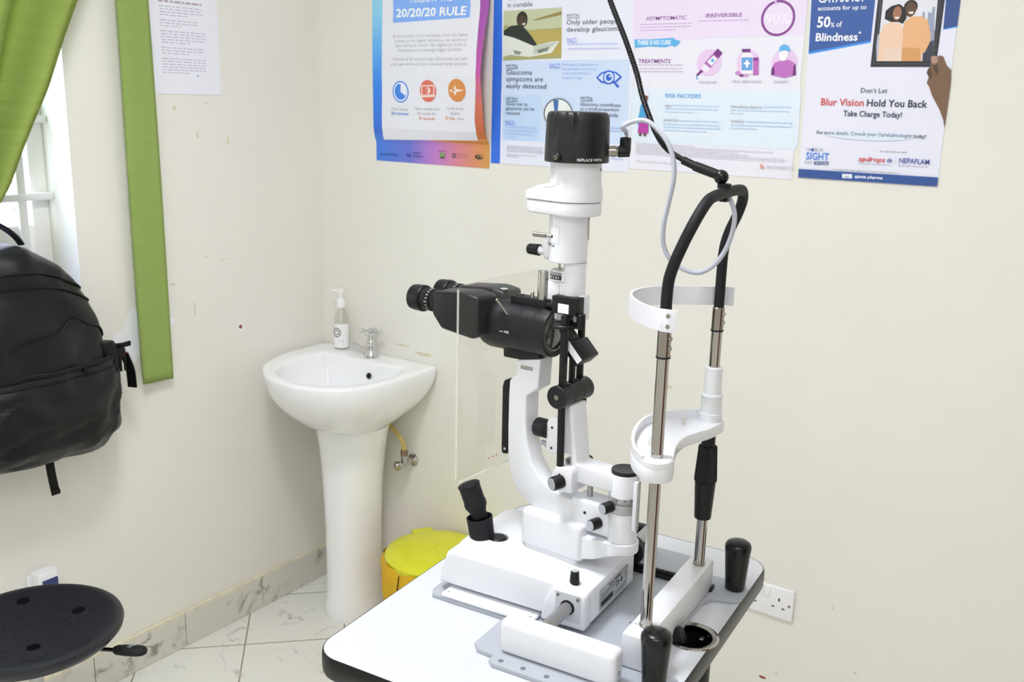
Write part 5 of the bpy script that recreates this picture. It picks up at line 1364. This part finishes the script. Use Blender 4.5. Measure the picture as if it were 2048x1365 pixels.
# rating label on the patient-side face
g = G(LT)
def LB(u, v, k=1): return (-.0879 + .0003 * k, -.068 + u, .0262 + v)
def lq_(u0, v0, u1, v1, m, k=2): g.add([LB(u0, v0, k), LB(u1, v0, k), LB(u1, v1, k), LB(u0, v1, k)], [(0, 1, 2, 3)], m)
lq_(0, 0, .098, .034, 'label_grey', 1)
lq_(.004, .0055, .045, .0140, 'ink_black')
random.seed(3)
for v, u0, u1 in ((.0018, .004, .040), (.0165, .004, .03), (.0200, .004, .05), (.0235, .004, .06), (.0018, .052, .092), (.0045, .052, .086), (.0072, .055, .09)):
    u = u0
    while u < u1: w_ = random.uniform(.002, .006); lq_(u, v, u + w_, v + .0013, 'ink_grey'); u += w_ + .0012
text_on(g, 'Model', 'ink_black', lambda u, v: LB(.030 + u, .0275 + v, 2), .016, .0034, 2)
for i in range(5): lq_(.050 + .0046 * i, .0275, .0535 + .0046 * i, .0309, 'ink_black')
text_on(g, 'CE', 'ink_black', lambda u, v: LB(.054 + u, .0150 + v, 2), .013, .0080, 1)
g.add([LB(.0755 + .004 * math.cos(a * math.pi / 10), .0190 + .004 * math.sin(a * math.pi / 10), 2) for a in range(20)], [tuple(range(20))], 'ink_black')
for a in range(3): lq_(.0735 + .002 * a, .0165, .0742 + .002 * a, .0215, 'label_grey', 3)
lq_(.0885, .015, .0892, .025, 'ink_grey'); lq_(.0925, .015, .0932, .025, 'ink_grey'); lq_(.0870, .0245, .0945, .0252, 'ink_grey')
obj('rating_label', g, base, 'printed grey rating label')
# joystick
J0 = Vector((-.272, -.055, .085)); tilt = Vector((-.36, -.10, 1)).normalized()
g = G(LT); g.lathe([(.013, -.012), (.0135, .004), (.011, .006)], (-.263, -.052, .084), 'z', 'black_plastic', 30); g.cyl(J0 - tilt * .006, J0 + tilt * .07, .0055, 'black_plastic')
js = obj('joystick', g, sl)
g = G(LT); jb = J0 + Vector((-.014, -.004, 0)); g.lathe([(.0165, .000), (.0185, .002), (.0192, .028), (.0196, .034), (.0178, .034), (.0172, .012), (.006, .008)], jb, Vector((-.15, -.05, 1)), 'rubber', 40); obj('joystick_collar', g, js)
g = G(LT); g.lathe([(.007, .030), (.0120, .037), (.0118, .043), (.0135, .048), (.0165, .054), (.0168, .060), (.0158, .063), (.0160, .085), (.0168, .087), (.0168, .0885), (.0150, .090), (.0080, .0915), (.0005, .092)], J0 + Vector((-.006, -.002, .0)), tilt, 'rubber', 40); obj('joystick_knob', g, js)
# cross-slide housing and pivot foot
g = G(AF); g.prism(rrect(.046, -.034, .152, .034, .008), .0840, .1385, 'z', 'enamel', .006, 3)
g.prism(rrect(.056, -.030, .149, .030, .006), .062, .086, 'z', 'enamel', .002)
ft = [(.060, -.030), (.060, .030), (.030, .030), (.012, .0245)] + [(.0245 * math.cos(rad(a)), .0245 * math.sin(rad(a))) for a in range(70, 291, 10)] + [(.012, -.0245), (.030, -.030)]
def fz(x): return .0860 + max(0, min(1, (.052 - x) / .06)) * .0220
fc = Vector((sum(p[0] for p in ft) / len(ft), 0, 0))
def fring(k, fn): return [Vector((fc.x + (x - fc.x) * k, y * k, fn(x))) for x, y in ft]
g.loft([fring(.95, lambda x: fz(x)), fring(.99, lambda x: fz(x) + .0008), fring(1, lambda x: fz(x) + .003), fring(1, lambda x: .1205), fring(.985, lambda x: .1228), fring(.95, lambda x: .1235)], 'enamel')
hsg = obj('pivot_housing', g, sl)
# pivot column with scale
g = G(AF); g.lathe([(.0200, .1236), (.0207, .1245), (.0207, .221), (.0198, .2235), (.0150, .2235)], (0, 0, 0), 'z', 'enamel', 56); piv = obj('pivot_column', g, sl)
g = G(AF); g.lathe([(.0180, .2236), (.0194, .2242), (.0196, .2272), (.0186, .2290), (.0170, .2286), (.0005, .2286)], (0, 0, 0), 'z', 'black_satin', 48); obj('pivot_cap', g, piv, 'black cap')
CAMA = rad(123)       # bearing of the near side, seen from the column
def cylpt(c, r, a0): return lambda u, v: (c[0] + r * math.cos(a0 + u / r), c[1] + r * math.sin(a0 + u / r), c[2] + v)
g = G(AF); g.lathe([(.0207, .167), (.0212, .1672), (.0212, .1795), (.0209, .1798), (.0209, .1803), (.0212, .1806), (.0212, .1915), (.0207, .1918)], (0, 0, 0), 'z', 'scale_silver', 56)
f_ = cylpt((0, 0, 0), .02132, rad(65))
for i in range(27):
    u = .0015 * i + .003; L = .0052 if i % 5 == 0 else .0036
    g.add([f_(u, .1808), f_(u + .0005, .1808), f_(u + .0005, .1808 + L), f_(u, .1808 + L)], [(0, 1, 2, 3)], 'ink_black')
for i in (4, 6, 8): g.add([f_(.0015 * i, .1745), f_(.0015 * i + .0004, .1745), f_(.0015 * i + .0004, .1792), f_(.0015 * i, .1792)], [(0, 1, 2, 3)], 'ink_black')
for s_, u in (('0', .0095), ('30', .0200), ('60', .0300)): text_on(g, s_, 'ink_black', lambda a, b: f_(u + a, .1872 + b), None, .0030, 1)
obj('angle_scale', g, piv, 'silver angle scale ring')
g = G(AF); g.box((-.0270, .004, .1460), (-.0205, .012, .2180), 'enamel', .001, R=Matrix.Rotation(rad(0), 3, 'Z')); g.box((-.0290, .006, .1480), (-.0270, .011, .2200), 'steel_dull', .0004, 1); obj('stop_rail', g, piv)
# microscope arm
MA = [(.012, .1300), (.058, .1290), (.110, .1310), (.134, .1350), (.154, .1425), (.170, .1530), (.181, .1680), (.188, .1880), (.1915, .2110), (.1925, .250), (.1925, .300), (.1915, .322), (.186, .330), (.180, .3345), (.180, .352), (.178, .356), (.138, .3635), (.1400, .3200), (.1600, .3050), (.1600, .262), (.1570, .238), (.1490, .2080), (.1310, .1840), (.1080, .1715), (.082, .1680), (.012, .1690)]
g = G(AF); g.prism(MA, -.0165, .0165, 'y', 'enamel', .0028, 3); g.box((.010, -.0200, .1285), (.074, .0200, .1735), 'enamel', .003, 3)
ma = obj('microscope_arm', g, sl, sharp=40)
g = G(AF); g.prism([(.1935, .207), (.2040, .2055), (.2055, .212), (.2060, .310), (.2030, .3205), (.193, .324)], -.0150, .0150, 'y', 'black_plastic', .003, 3); ag = obj('arm_grip', g, ma, 'black grip panel behind the arm')
g = G(AF); g.lathe([(.0020, 0), (.0020, .0006), (.0005, .0005)], (.198, .0150, .215), 'y', 'knob_grey', 12); obj('screw', g, ag)
g = G(AF); g.box((.150, .0105, .3440), (.172, .0172, .3500), 'steel_dull', .001); obj('clamp_screw', g, ma)
g = G(AF); g.lathe([(.0022, 0), (.0022, .0008), (.0004, .0004)], (.050, .0201, .1560), 'y', 'ink_black', 14); obj('screw_hole', g, ma)
for (s_, z_, dx) in ((.012, .1775, 0), (.030, .1480, 0)):
    g = G(AF); a = Vector((s_ - .004, .0190, z_)); d = Vector((.28, 1, -.05)).normalized()
    g.lathe([(.0062, 0), (.0075, .001), (.0080, .003), (.0080, .0165), (.0074, .0175)], a, d, 'black_plastic', 30); k_ = obj('clamp_knob', g, piv if z_ > .16 else ma)
    g = G(AF); g.lathe([(.0072, .0175), (.0070, .0180), (.0004, .0180)], a, d, 'knob_grey', 28); obj('knob_face', g, k_, 'grey end face')
g = G(AF); g.cyl((.055, 0, .168), (.055, 0, .198), .0042, 'steel_dull', n=20); obj('lock_pin', g, piv)
# microscope body
g = G(AF)
oz = .4020
g.lathe([(.0245, .1310), (.0256, .1240), (.0285, .1225), (.0335, .1220), (.0350, .1235), (.0356, .1300), (.0356, .1440), (.0352, .1445), (.0356, .1450), (.0362, .1660), (.0358, .1665), (.0362, .1670), (.0368, .2050), (.0372, .2080), (.0372, .2300), (.0350, .2380), (.0290, .2470), (.0005, .2475)], (0, 0, oz), 'x', 'black_satin', 64)
mb = obj('microscope_body', g, sl, 'black microscope drum')
g = G(AF); g.lathe([(.0262, .1236), (.0248, .1232), (.0240, .1250)], (0, 0, oz), 'x', 'steel', 48, cap=False); obj('lens_rim', g, mb, 'bright lens rim')
m, nt, p = nodes_of('lens_glass'); p.inputs['Base Color'].default_value = lin('5c625c'); p.inputs['Roughness'].default_value = .06; p.inputs['Coat Weight'].default_value = 1
g = G(AF); g.lathe([(.0240, .1270), (.0180, .1258), (.0090, .1250), (.0005, .1248)], (0, 0, oz), 'x', 'lens_glass', 48); obj('objective_lens', g, mb)
g = G(AF); g.prism([(.140, .3645), (.178, .3565), (.2035, .3560), (.2045, .3680), (.200, .380), (.140, .380)], -.0165, .0165, 'y', 'black_satin', .002); obj('body_mount', g, mb)
# engraved mark on the drum
g = G(AF)
def drum(u, v):
    a = rad(6) - v / .0370; return (.196 - u, .03725 * math.cos(a), oz - .03725 * math.sin(a))
g.add([drum(u, v) for u, v in ((0, .001), (.006, .001), (.006, .0019), (0, .0019))], [(0, 1, 2, 3)], 'ink_white')
text_on(g, '10X', 'ink_white', lambda u, v: drum(.0085 + u, v), .0085, .0036, 1); obj('magnification_mark', g, mb, 'small white engraved mark')
g = G(AF); g.tube([(.1870, .030, .4235), (.2020, .036, .4430)], .0019, 'steel', 12); g.sphere((.2024, .0362, .4435), .0026, 'steel'); obj('magnification_lever', g, mb, 'slim chrome lever')
for sgn in (1, -1):
    yo = .0300 * sgn
    g = G(AF)
    g.prism([(.3100, .4440), (.3110, .4100), (.2930, .3900), (.2320, .3830), (.2230, .3900), (.2230, .4460), (.2480, .4500)], yo - .0235, yo + .0235, 'y', 'black_satin', .0075, 4)
    hsn = obj('prism_housing', g, sl, sharp=45)
    g = G(AF); ez = .4250
    g.lathe([(.0160, .306), (.0160, .3235), (.0172, .3240), (.0172, .3420), (.0178, .3425), (.0196, .3430), (.0203, .3450), (.0203, .3500), (.0198, .3520), (.0198, .3600), (.0190, .3655), (.0165, .3660), (.0130, .3620), (.0005, .3615)], (0, yo, ez), 'x', 'black_plastic', 48); ep = obj('eyepiece', g, hsn)
    g = G(AF)
    for i in range(20):
        a = 2 * math.pi * i / 20; L = .005 if i % 5 == 0 else .0032
        c = Vector((.3270, yo + .0173 * math.cos(a), ez + .0173 * math.sin(a))); t = Vector((0, -math.sin(a), math.cos(a))) * .0005; q = Vector((L, 0, 0))
        g.add([c - t, c + t, c + t + q, c - t + q], [(0, 1, 2, 3)], 'ink_white')
    obj('dioptre_marks', g, ep, 'white dioptre marks')
g = G(AF); g.cyl((.2290, -.016, .4300), (.2290, -.016, .4490), .0062, 'black_plastic', bev=.001); bk = obj('breath_shield_knob', g, mb); g = G(AF); g.lathe([(.0056, .4490), (.0052, .4498), (.0004, .4498)], (.2290, -.016, 0), 'z', 'knob_grey', 24); obj('knob_face', g, bk, 'grey end face')
# breath shield
g = G(AF); g.prism(rrect(-.100, .178, .097, .470, .006, 5), .2220, .2248, 'x', 'acrylic', .0004, 1); sh = obj('breath_shield', g, sl, 'clear acrylic breath shield')
g = G(AF); g.box((.2217, .0966, .184), (.2251, .0976, .464), 'edge_highlight'); g.box((.2217, -.094, .1772), (.2251, .091, .1782), 'edge_highlight'); obj('shield_highlight', g, sh, 'pale edge strips with the highlight painted in')  # thin pale strips paint the bright glint along two edges
for y in (.022, .013, .004):
    g = G(AF); g.lathe([(.0013, 0), (.0013, .0004), (.0003, .0004)], (.2219, y, .196 + .001 * y), (-1, 0, 0), 'label_red', 10); obj('shield_dot', g, sh)
# illumination arm: horizontal piece and tapering column
g = G(AF)
g.prism([(.0, .1965), (.070, .1965), (.0755, .2010), (.0880, .2990), (.0870, .3060), (.0800, .3080), (.0690, .2235), (.0, .2215)], -.0190, .0190, 'y', 'enamel', .0028, 3)
g.prism([(.0755, .2335), (.0955, .2340), (.0965, .3000), (.0860, .3060)], -.0190, .0170, 'y', 'enamel', .0025, 3)
ia = obj('illumination_arm', g, sl, sharp=40)
g = G(AF); g.prism([(.0660, .1840), (.0990, .1810), (.1040, .1960), (.0945, .2180), (.0690, .2200), (.0655, .2130)], -.016, .0330, 'y', 'enamel', .002, 3); tbk = obj('tilt_block', g, ia)
g = G(AF); g.lathe([(.0020, 0), (.0020, .0006), (.0005, .0005)], (.0865, .0331, .2075), 'y', 'ink_black', 14); obj('screw_hole', g, tbk)
a = Vector((.0835, .0300, .1985)); d = Vector((.38, 1, -.10)).normalized()
g = G(AF); g.lathe([(.0080, 0), (.0096, .001), (.0100, .003), (.0100, .0180), (.0094, .0190)], a, d, 'black_plastic', 32); k_ = obj('tilt_knob', g, tbk)
g = G(AF); g.lathe([(.0091, .0190), (.0089, .0195), (.0004, .0195)], a, d, 'knob_grey', 30); obj('knob_face', g, k_, 'grey end face')
g = G(AF); g.lathe([(.0090, 0), (.0110, .002), (.0115, .010), (.009, .014), (.0005, .015)], (.0800, -.0200, .2110), (0, -1, 0), 'black_plastic', 30); obj('far_knob', g, ia)
g = G(AF); g.box((.0760, -.012, .2185), (.0900, .016, .2265), 'steel_dull', .001); obj('latch', g, ia)
# side plate with slit-width knob and hook
g = G(AF); g.prism([(.1090, .2290), (.1120, .2250), (.1265, .2245), (.1290, .2275), (.1290, .2680), (.1260, .2755), (.1190, .2790), (.1090, .2790)], -.0080, .0080, 'y', 'enamel', .002, 3); g.box((.093, -.012, .2330), (.111, .010, .2790), 'enamel', .002)
spt = obj('side_plate', g, ia)
for z in (.2330, .2640):
    g = G(AF); g.lathe([(.0019, 0), (.0019, .0006), (.0005, .0005)], (.1190, .0081, z), 'y', 'ink_black', 12); obj('screw_hole', g, spt)
g = G(AF); n_ = 36
def kr(x, r): return [Vector((x, (r + (.0004 if k % 3 else -.0005)) * math.cos(2 * math.pi * k / n_), .2570 + (r + (.0004 if k % 3 else -.0005)) * math.sin(2 * math.pi * k / n_))) for k in range(n_)]
g.loft([kr(.1280, .0115), kr(.1290, .0135), kr(.1500, .0135), kr(.1520, .0120)], 'black_plastic'); g.lathe([(.0118, .152), (.0110, .1532), (.0005, .1532)], (0, 0, .2570), 'x', 'knob_grey', 30); obj('slit_knob', g, spt)
g = G(AF); g.prism([(.1285, .2370), (.1420, .2380), (.1435, .2320), (.1405, .2300), (.1380, .2345), (.1355, .2290), (.1285, .2280)], -.002, .002, 'y', 'knob_grey', .0005, 1); obj('hook', g, spt)
# tilt roller and black rods
g = G(AF)
for y0, y1 in ((-.0365, -.0125), (-.0120, .0115), (.0120, .0365)): g.lathe([(.0155, y0), (.0165, y0 + .001), (.0165, y1 - .001), (.0155, y1)], (.0945, 0, .3205), 'y', 'black_satin', 48)
rol = obj('tilt_roller', g, sl); g = G(AF); g.lathe([(.0036, 0), (.0036, .0008), (.0018, .0012), (.0017, .0004)], (.0945, .0366, .3205), 'y', 'steel', 20); obj('roller_screw', g, rol)
g = G(AF); g.box((.0868, .0220, .3300), (.0968, .0310, .4370), 'black_plastic', .0025); g.cyl((.0905, .0265, .2185), (.0920, .0265, .3100), .0052, 'black_plastic'); obj('near_rod', g, rol)
g = G(AF); g.box((.0935, -.0310, .3300), (.1025, -.0220, .4500), 'black_plastic', .0025); g.cyl((.0880, -.0265, .300), (.0880, -.0265, .31), .0028, 'black_plastic'); obj('far_rod', g, rol)
g = G(AF); g.box((.0900, -.0040, .3300), (.0980, .0040, .3880), 'black_plastic', .002); obj('mirror_stem', g, rol)
# tilted mirror box with white label strip
Rm = Matrix.Rotation(rad(40), 3, 'Y')
g = G(AF); g.box((.0650, -.0200, .3720), (.0960, .0200, .3930), 'black_plastic', .0025, R=Matrix.Rotation(rad(-46), 3, 'Y')); g.box((.0905, -.012, .400), (.112, .012, .4075), 'black_plastic', .001, R=Matrix.Rotation(rad(-46), 3, 'Y'))
mirb = obj('mirror_box', g, sl)
g = G(AF); c_ = Vector((.0805, 0, .3825)); RR = Matrix.Rotation(rad(-46), 3, 'Y')
g.add([c_ + RR @ Vector(q) for q in ((-.0145, .0203, -.0035), (.020, .0203, -.0035), (.020, .0203, .0065), (-.0145, .0203, .0065))], [(0, 1, 2, 3)], 'label_white'); obj('mirror_label', g, mirb, 'white label strip')
# filter block in front of the tube, diffuser disc, swing bracket and chrome column
g = G(AF); g.box((.0745, .0060, .4365), (.1155, .0260, .4612), 'black_plastic', .0015); g.box((.0850, -.006, .4200), (.0960, .016, .4370), 'black_plastic', .001); fb_ = obj('filter_block', g, sl)
g = G(AF); g.box((.0870, .0259, .4385), (.1045, .0264, .4515), 'label_white'); obj('white_window', g, fb_, 'white square')
g = G(AF); g.lathe([(.0178, .4185), (.0190, .4195), (.0190, .4228), (.0180, .4236), (.0005, .4230)], (.0960, .0220, 0), 'z', 'black_satin', 48); g.box((.0700, .0140, .4190), (.0840, .0240, .4225), 'black_plastic', .001); g.cyl((.0715, .0180, .4190), (.0715, .0180, .4400), .0062, 'black_plastic', bev=.001); obj('diffuser', g, fb_)
g = G(AF); g.prism([(.1970, -.011), (.1970, .011), (.176, .012), (.170, .009), (.150, .011), (.138, .008), (.134, 0), (.138, -.008), (.150, -.011), (.170, -.009), (.176, -.012)], .4310, .4475, 'z', 'black_plastic', .0012); g.cyl((.112, .012, .4430), (.140, .004, .4410), .0045, 'black_plastic'); g.cyl((.150, 0, .421), (.150, 0, .430), .011, 'black_plastic')
g.lathe([(.0075, .4474), (.0075, .4478), (.0003, .4477)], (.188, 0, 0), 'z', 'black_hole', 30); sbk = obj('swing_bracket', g, sl)
g = G(AF); g.lathe([(.0078, .4470), (.0078, .4870), (.0070, .4882), (.0005, .4882)], (.1485, 0, 0), 'z', 'chrome', 40); obj('chrome_column', g, sbk)
g = G(AF); g.lathe([(.0028, .4472), (.0026, .4560), (.0018, .4568)], (.1635, .004, 0), 'z', 'chrome', 20); obj('chrome_pin', g, sbk)
# ------ lamp tower
TS = .1000
g = G(AF)
g.lathe([(.0150, .4300), (.0158, .4310), (.0158, .5030), (.0168, .5040), (.0168, .5060)], (.0965, 0, 0), 'z', 'enamel', 48)
g.box((.0765, -.012, .4260), (.0860, .010, .4620), 'enamel', .003); g.box((.0830, -.016, .4250), (.1180, .016, .4560), 'enamel', .003)
g.box((.1000, -.0130, .4520), (.1310, .0150, .4790), 'enamel', .002)
lt = obj('lower_tube', g, sl)
g = G(AF); g.box((.1110, .0150, .4520), (.1113, .0152, .4790), 'ink_grey'); g.box((.1105, .0150, .4580), (.1118, .0153, .4630), 'ink_grey'); obj('panel_seam', g, lt)
# slit-length scale drum
g = G(AF); cd_ = (.1135, -.002)
g.lathe([(.0195, .4790), (.0205, .4800), (.0205, .4925), (.0195, .4935)], (cd_[0], cd_[1], 0), 'z', 'enamel', 56); dr = obj('slit_scale', g, lt)
g = G(AF); f_ = cylpt((cd_[0], cd_[1], 0), .02065, rad(38)); 
def band(u0, v0, u1, v1, m, n=10, off=0):
    ff = cylpt((cd_[0], cd_[1], 0), .02065 + off, rad(38))
    for i in range(n):
        a = u0 + (u1 - u0) * i / n; b = u0 + (u1 - u0) * (i + 1) / n
        g.add([ff(a, v0), ff(b, v0), ff(b, v1), ff(a, v1)], [(0, 1, 2, 3)], m)
band(0, .4815, .0260, .4920, 'ink_black')
for i in range(11): band(.0012 + .0023 * i, .4880, .0020 + .0023 * i, .4915, 'ink_white', 1, .0001)
for i, s_ in enumerate(('8', '5', '3', '2', '1')):
    f2 = cylpt((cd_[0], cd_[1], 0), .0208, rad(38)); text_on(g, s_, 'ink_white', lambda u, v: f2(.0030 + .0046 * i + u, .4832 + v), None, .0034, 2)
obj('scale_label', g, dr, 'black scale strip with white ticks')
g = G(AF); g.lathe([(.0180, .4936), (.0005, .4937)], (cd_[0], cd_[1], 0), 'z', 'socket_aged', 40); g.cyl((.1180, .006, .4935), (.1180, .006, .5060), .0017, 'steel_dull', n=12); obj('scale_pointer', g, dr)
# upper tube
g = G(AF); g.lathe([(.0262, .5065), (.0270, .5075), (.0270, .5700), (.0262, .5705)], (.1090, 0, 0), 'z', 'enamel', 64); g.box((.1120, -.0200, .5070), (.1395, .0190, .5420), 'enamel', .006, 3)
ut = obj('upper_tube', g, sl)
fpl = cylpt((.1090, 0, 0), .0272, rad(45))
g = G(AF)
for i in range(8): g.add([fpl(.0030 * i, .5330), fpl(.0030 * (i + 1), .5330), fpl(.0030 * (i + 1), .5560), fpl(.0030 * i, .5560)], [(0, 1, 2, 3)], 'enamel_grey')
for i in range(8): g.add([cylpt((.109, 0, 0), .0274, rad(45))(.0029 * i + .0004, .5262 + .0072), cylpt((.109, 0, 0), .0274, rad(45))(.0029 * (i + 1) + .0004, .5262 + .0072), cylpt((.109, 0, 0), .0274, rad(45))(.0029 * (i + 1) + .0004, .5554), cylpt((.109, 0, 0), .0274, rad(45))(.0029 * i + .0004, .5554)], [(0, 1, 2, 3)], 'enamel')
obj('cover_panel', g, ut)
f3 = cylpt((.1090, 0, 0), .0276, rad(45))
g = G(AF)
for i in range(6): g.add([f3(.0060 + .0012 * i, .5400), f3(.0060 + .0012 * (i + 1), .5400), f3(.0060 + .0012 * (i + 1), .5440), f3(.0060 + .0012 * i, .5440)], [(0, 1, 2, 3)], 'black_hole')
obj('lever_slot', g, ut)
g = G(AF); q = Vector(f3(.0075, .5420)); d = Vector((.80, .15, .02)).normalized(); g.cyl(q - d * .003, q + d * .012, .0020, 'steel_dull', n=14); g.cyl(q + d * .006, q + d * .026, .0032, 'steel', n=20, bev=.0006); obj('filter_lever', g, ut)
for u, v, m_ in ((.002, .5310, 'ink_grey'), (.0085, .5305, 'hole_dark'), (.0150, .5295, 'ink_grey')):
    q = Vector(f3(u, v)); d = (q - Vector((.109, 0, v))).normalized(); g = G(AF); g.lathe([(.0016, 0), (.0016, .0006), (.0004, .0004)], q, d, m_, 12); obj('screw_hole', g, ut)
g = G(AF); g.lathe([(.0016, 0), (.0016, .0006), (.0004, .0004)], (.1270, .0191, .5110), 'y', 'ink_grey', 12); obj('screw_hole', g, ut)
g = G(AF); g.cyl((.140, .0, .5165), (.1580, .0, .5165), .0062, 'enamel', .0058); sk_ = obj('aperture_stem', g, ut)
g = G(AF); n_ = 30
def kr2(x, r): return [Vector((x, (r + (.0003 if k % 3 else -.0004)) * math.cos(2 * math.pi * k / n_), .5165 + (r + (.0003 if k % 3 else -.0004)) * math.sin(2 * math.pi * k / n_))) for k in range(n_)]
g.loft([kr2(.1560, .0075), kr2(.1565, .0080), kr2(.1740, .0072), kr2(.1755, .0062)], 'black_plastic'); obj('aperture_knob', g, sk_)
g = G(AF); ar = rad(203); cs = Vector((.109 + .0271 * math.cos(ar), .0271 * math.sin(ar), 0)); dn = Vector((math.cos(ar), math.sin(ar), 0)); tg = Vector((-dn.y, dn.x, 0))
g.loft([[cs + tg * a + dn * b + Vector((0, 0, z)) for a, b in ((-.003, -.001), (.003, -.001), (.003, .0012), (-.003, .0012))] for z in (.5420, .5660)], 'steel'); mst = obj('metal_strip', g, ut)
for z in (.5685, .5395):
    g = G(AF); g.lathe([(.0026, 0), (.0026, .0012), (.0008, .0018)], cs + Vector((0, 0, z)), dn, 'steel_dull', 14); obj('screw', g, mst)
# oblong lamp carrier
def stad(x0, r0, x1, r1, n=18):
    return [(x1 + r1 * math.cos(rad(a)), r1 * math.sin(rad(a))) for a in [-90 + 180 * i / n for i in range(n + 1)]] + [(x0 + r0 * math.cos(rad(a)), r0 * math.sin(rad(a))) for a in [90 + 180 * i / n for i in range(n + 1)]]
g = G(AF); g.prism(stad(.101, .0368, .1480, .0275), .5710, .5895, 'z', 'enamel', .003, 3); hc = obj('lamp_carrier', g, sl)
g = G(AF); S0 = stad(.101, .0376, .1485, .0285); S1 = stad(.101, .0374, .1485, .0280); S2 = stad(.101, .0370, .146, .0265); S3 = stad(.101, .0362, .128, .0290); S4 = stad(.101, .0352, .1015, .0348); S5 = stad(.101, .0345, .1012, .0345)
g.loft([[Vector((x, y, z)) for x, y in S] for S, z in ((S0, .5905), (S1, .5985), (S2, .6015), (S3, .6080), (S4, .6125), (S5, .6220), (S5, .6420))], 'enamel'); hn = obj('lamp_neck', g, hc, sharp=50)
g = G(AF); a = rad(196); q = Vector((.101 + .0346 * math.cos(a), .0346 * math.sin(a), .633)); g.lathe([(.0018, 0), (.0018, .0006), (.0004, .0004)], q, Vector((math.cos(a), math.sin(a), 0)), 'ink_grey', 12); obj('screw_hole', g, hn)
# black lamp cap with flutes
g = G(AF); n_ = 144; rs = []
def flute(a, z):
    d = 0
    for c in (78, 100, 119, 258, 280, 299):
        k = abs((math.degrees(a) - c + 180) % 360 - 180)
        if k < 3.4: d = max(d, 1 - (k / 3.4) ** 2)
    return d * .0023 * max(0, min(1, (z - .674) / .004)) 
for r, z in ((.0422, .6418), (.0432, .6424), (.0433, .6440), (.0431, .6600), (.0428, .6730), (.0426, .6790), (.0421, .6950), (.0415, .7010), (.0400, .7050), (.0380, .7068), (.0340, .7075), (.0200, .7078), (.0010, .7078)):
    rs.append([Vector((TS + .0008 + (r - (flute(2 * math.pi * k / n_, z) if r > .0385 else 0)) * math.cos(2 * math.pi * k / n_), (r - (flute(2 * math.pi * k / n_, z) if r > .0385 else 0)) * math.sin(2 * math.pi * k / n_), z)) for k in range(n_)])
g.loft(rs, 'cap_black'); cap = obj('lamp_cap', g, hc, 'black fluted lamp cap', sharp=40)
g = G(AF); f_ = cylpt((TS + .0008, 0, 0), .0435, rad(124)); text_on(g, 'REPLACE WITH', 'ink_white', lambda u, v: f_(u, .6450 + v), .0360, .0034, 1); obj('cap_lettering', g, cap, 'white lettering REPLACE WITH')
g = G(AF); a = rad(87); d = Vector((math.cos(a), math.sin(a), 0)); q = Vector((TS, 0, .6490)) + d * .0412; g.lathe([(.0058, 0), (.0056, .0050), (.0040, .0062), (.0005, .0062)], q, d, 'black_plastic', 24); scw = obj('cap_screw', g, cap)
g = G(AF); g.lathe([(.0032, .0060), (.0030, .0070), (.0014, .0070), (.0012, .0062)], q, d, 'steel', 18); obj('screw_head', g, scw)
a = rad(212); d = Vector((math.cos(a), math.sin(a), 0)); q = Vector((TS, 0, .6570)) + d * .0418
g = G(AF); g.lathe([(.0070, 0), (.0070, .0035), (.0076, .0036), (.0076, .0090), (.0070, .0092), (.0064, .0130)], q, d, 'steel', 32); cn = obj('cable_socket', g, cap, 'silver threaded socket')
CQ = q + d * .0130
# ------ the grey cable with its angled plug
g = G(AF); g.cyl(CQ - d * .001, CQ + d * .0150, .0078, 'black_plastic', .0070, bev=.001); g.box(CQ + d * .0085 + Vector((-.006, -.006, -.002)), CQ + d * .0085 + Vector((.006, .006, .0190)), 'black_plastic', .002)
plug = obj('lamp_cable', g, None, 'grey cable looping from the lamp tower plug to the headrest hoop', 'cable')
cs_ = LT.inverted() @ (AF @ (CQ + d * .0085 + Vector((0, 0, .0180))))
CP = [tuple(cs_), (cs_.x - .0005, cs_.y + .001, cs_.z + .008)] + CABLE_PTS
g = G(LT); g.tube(CP, .0031, 'cable_grey', 14, 8); obj('cord', g, plug, 'grey cord')
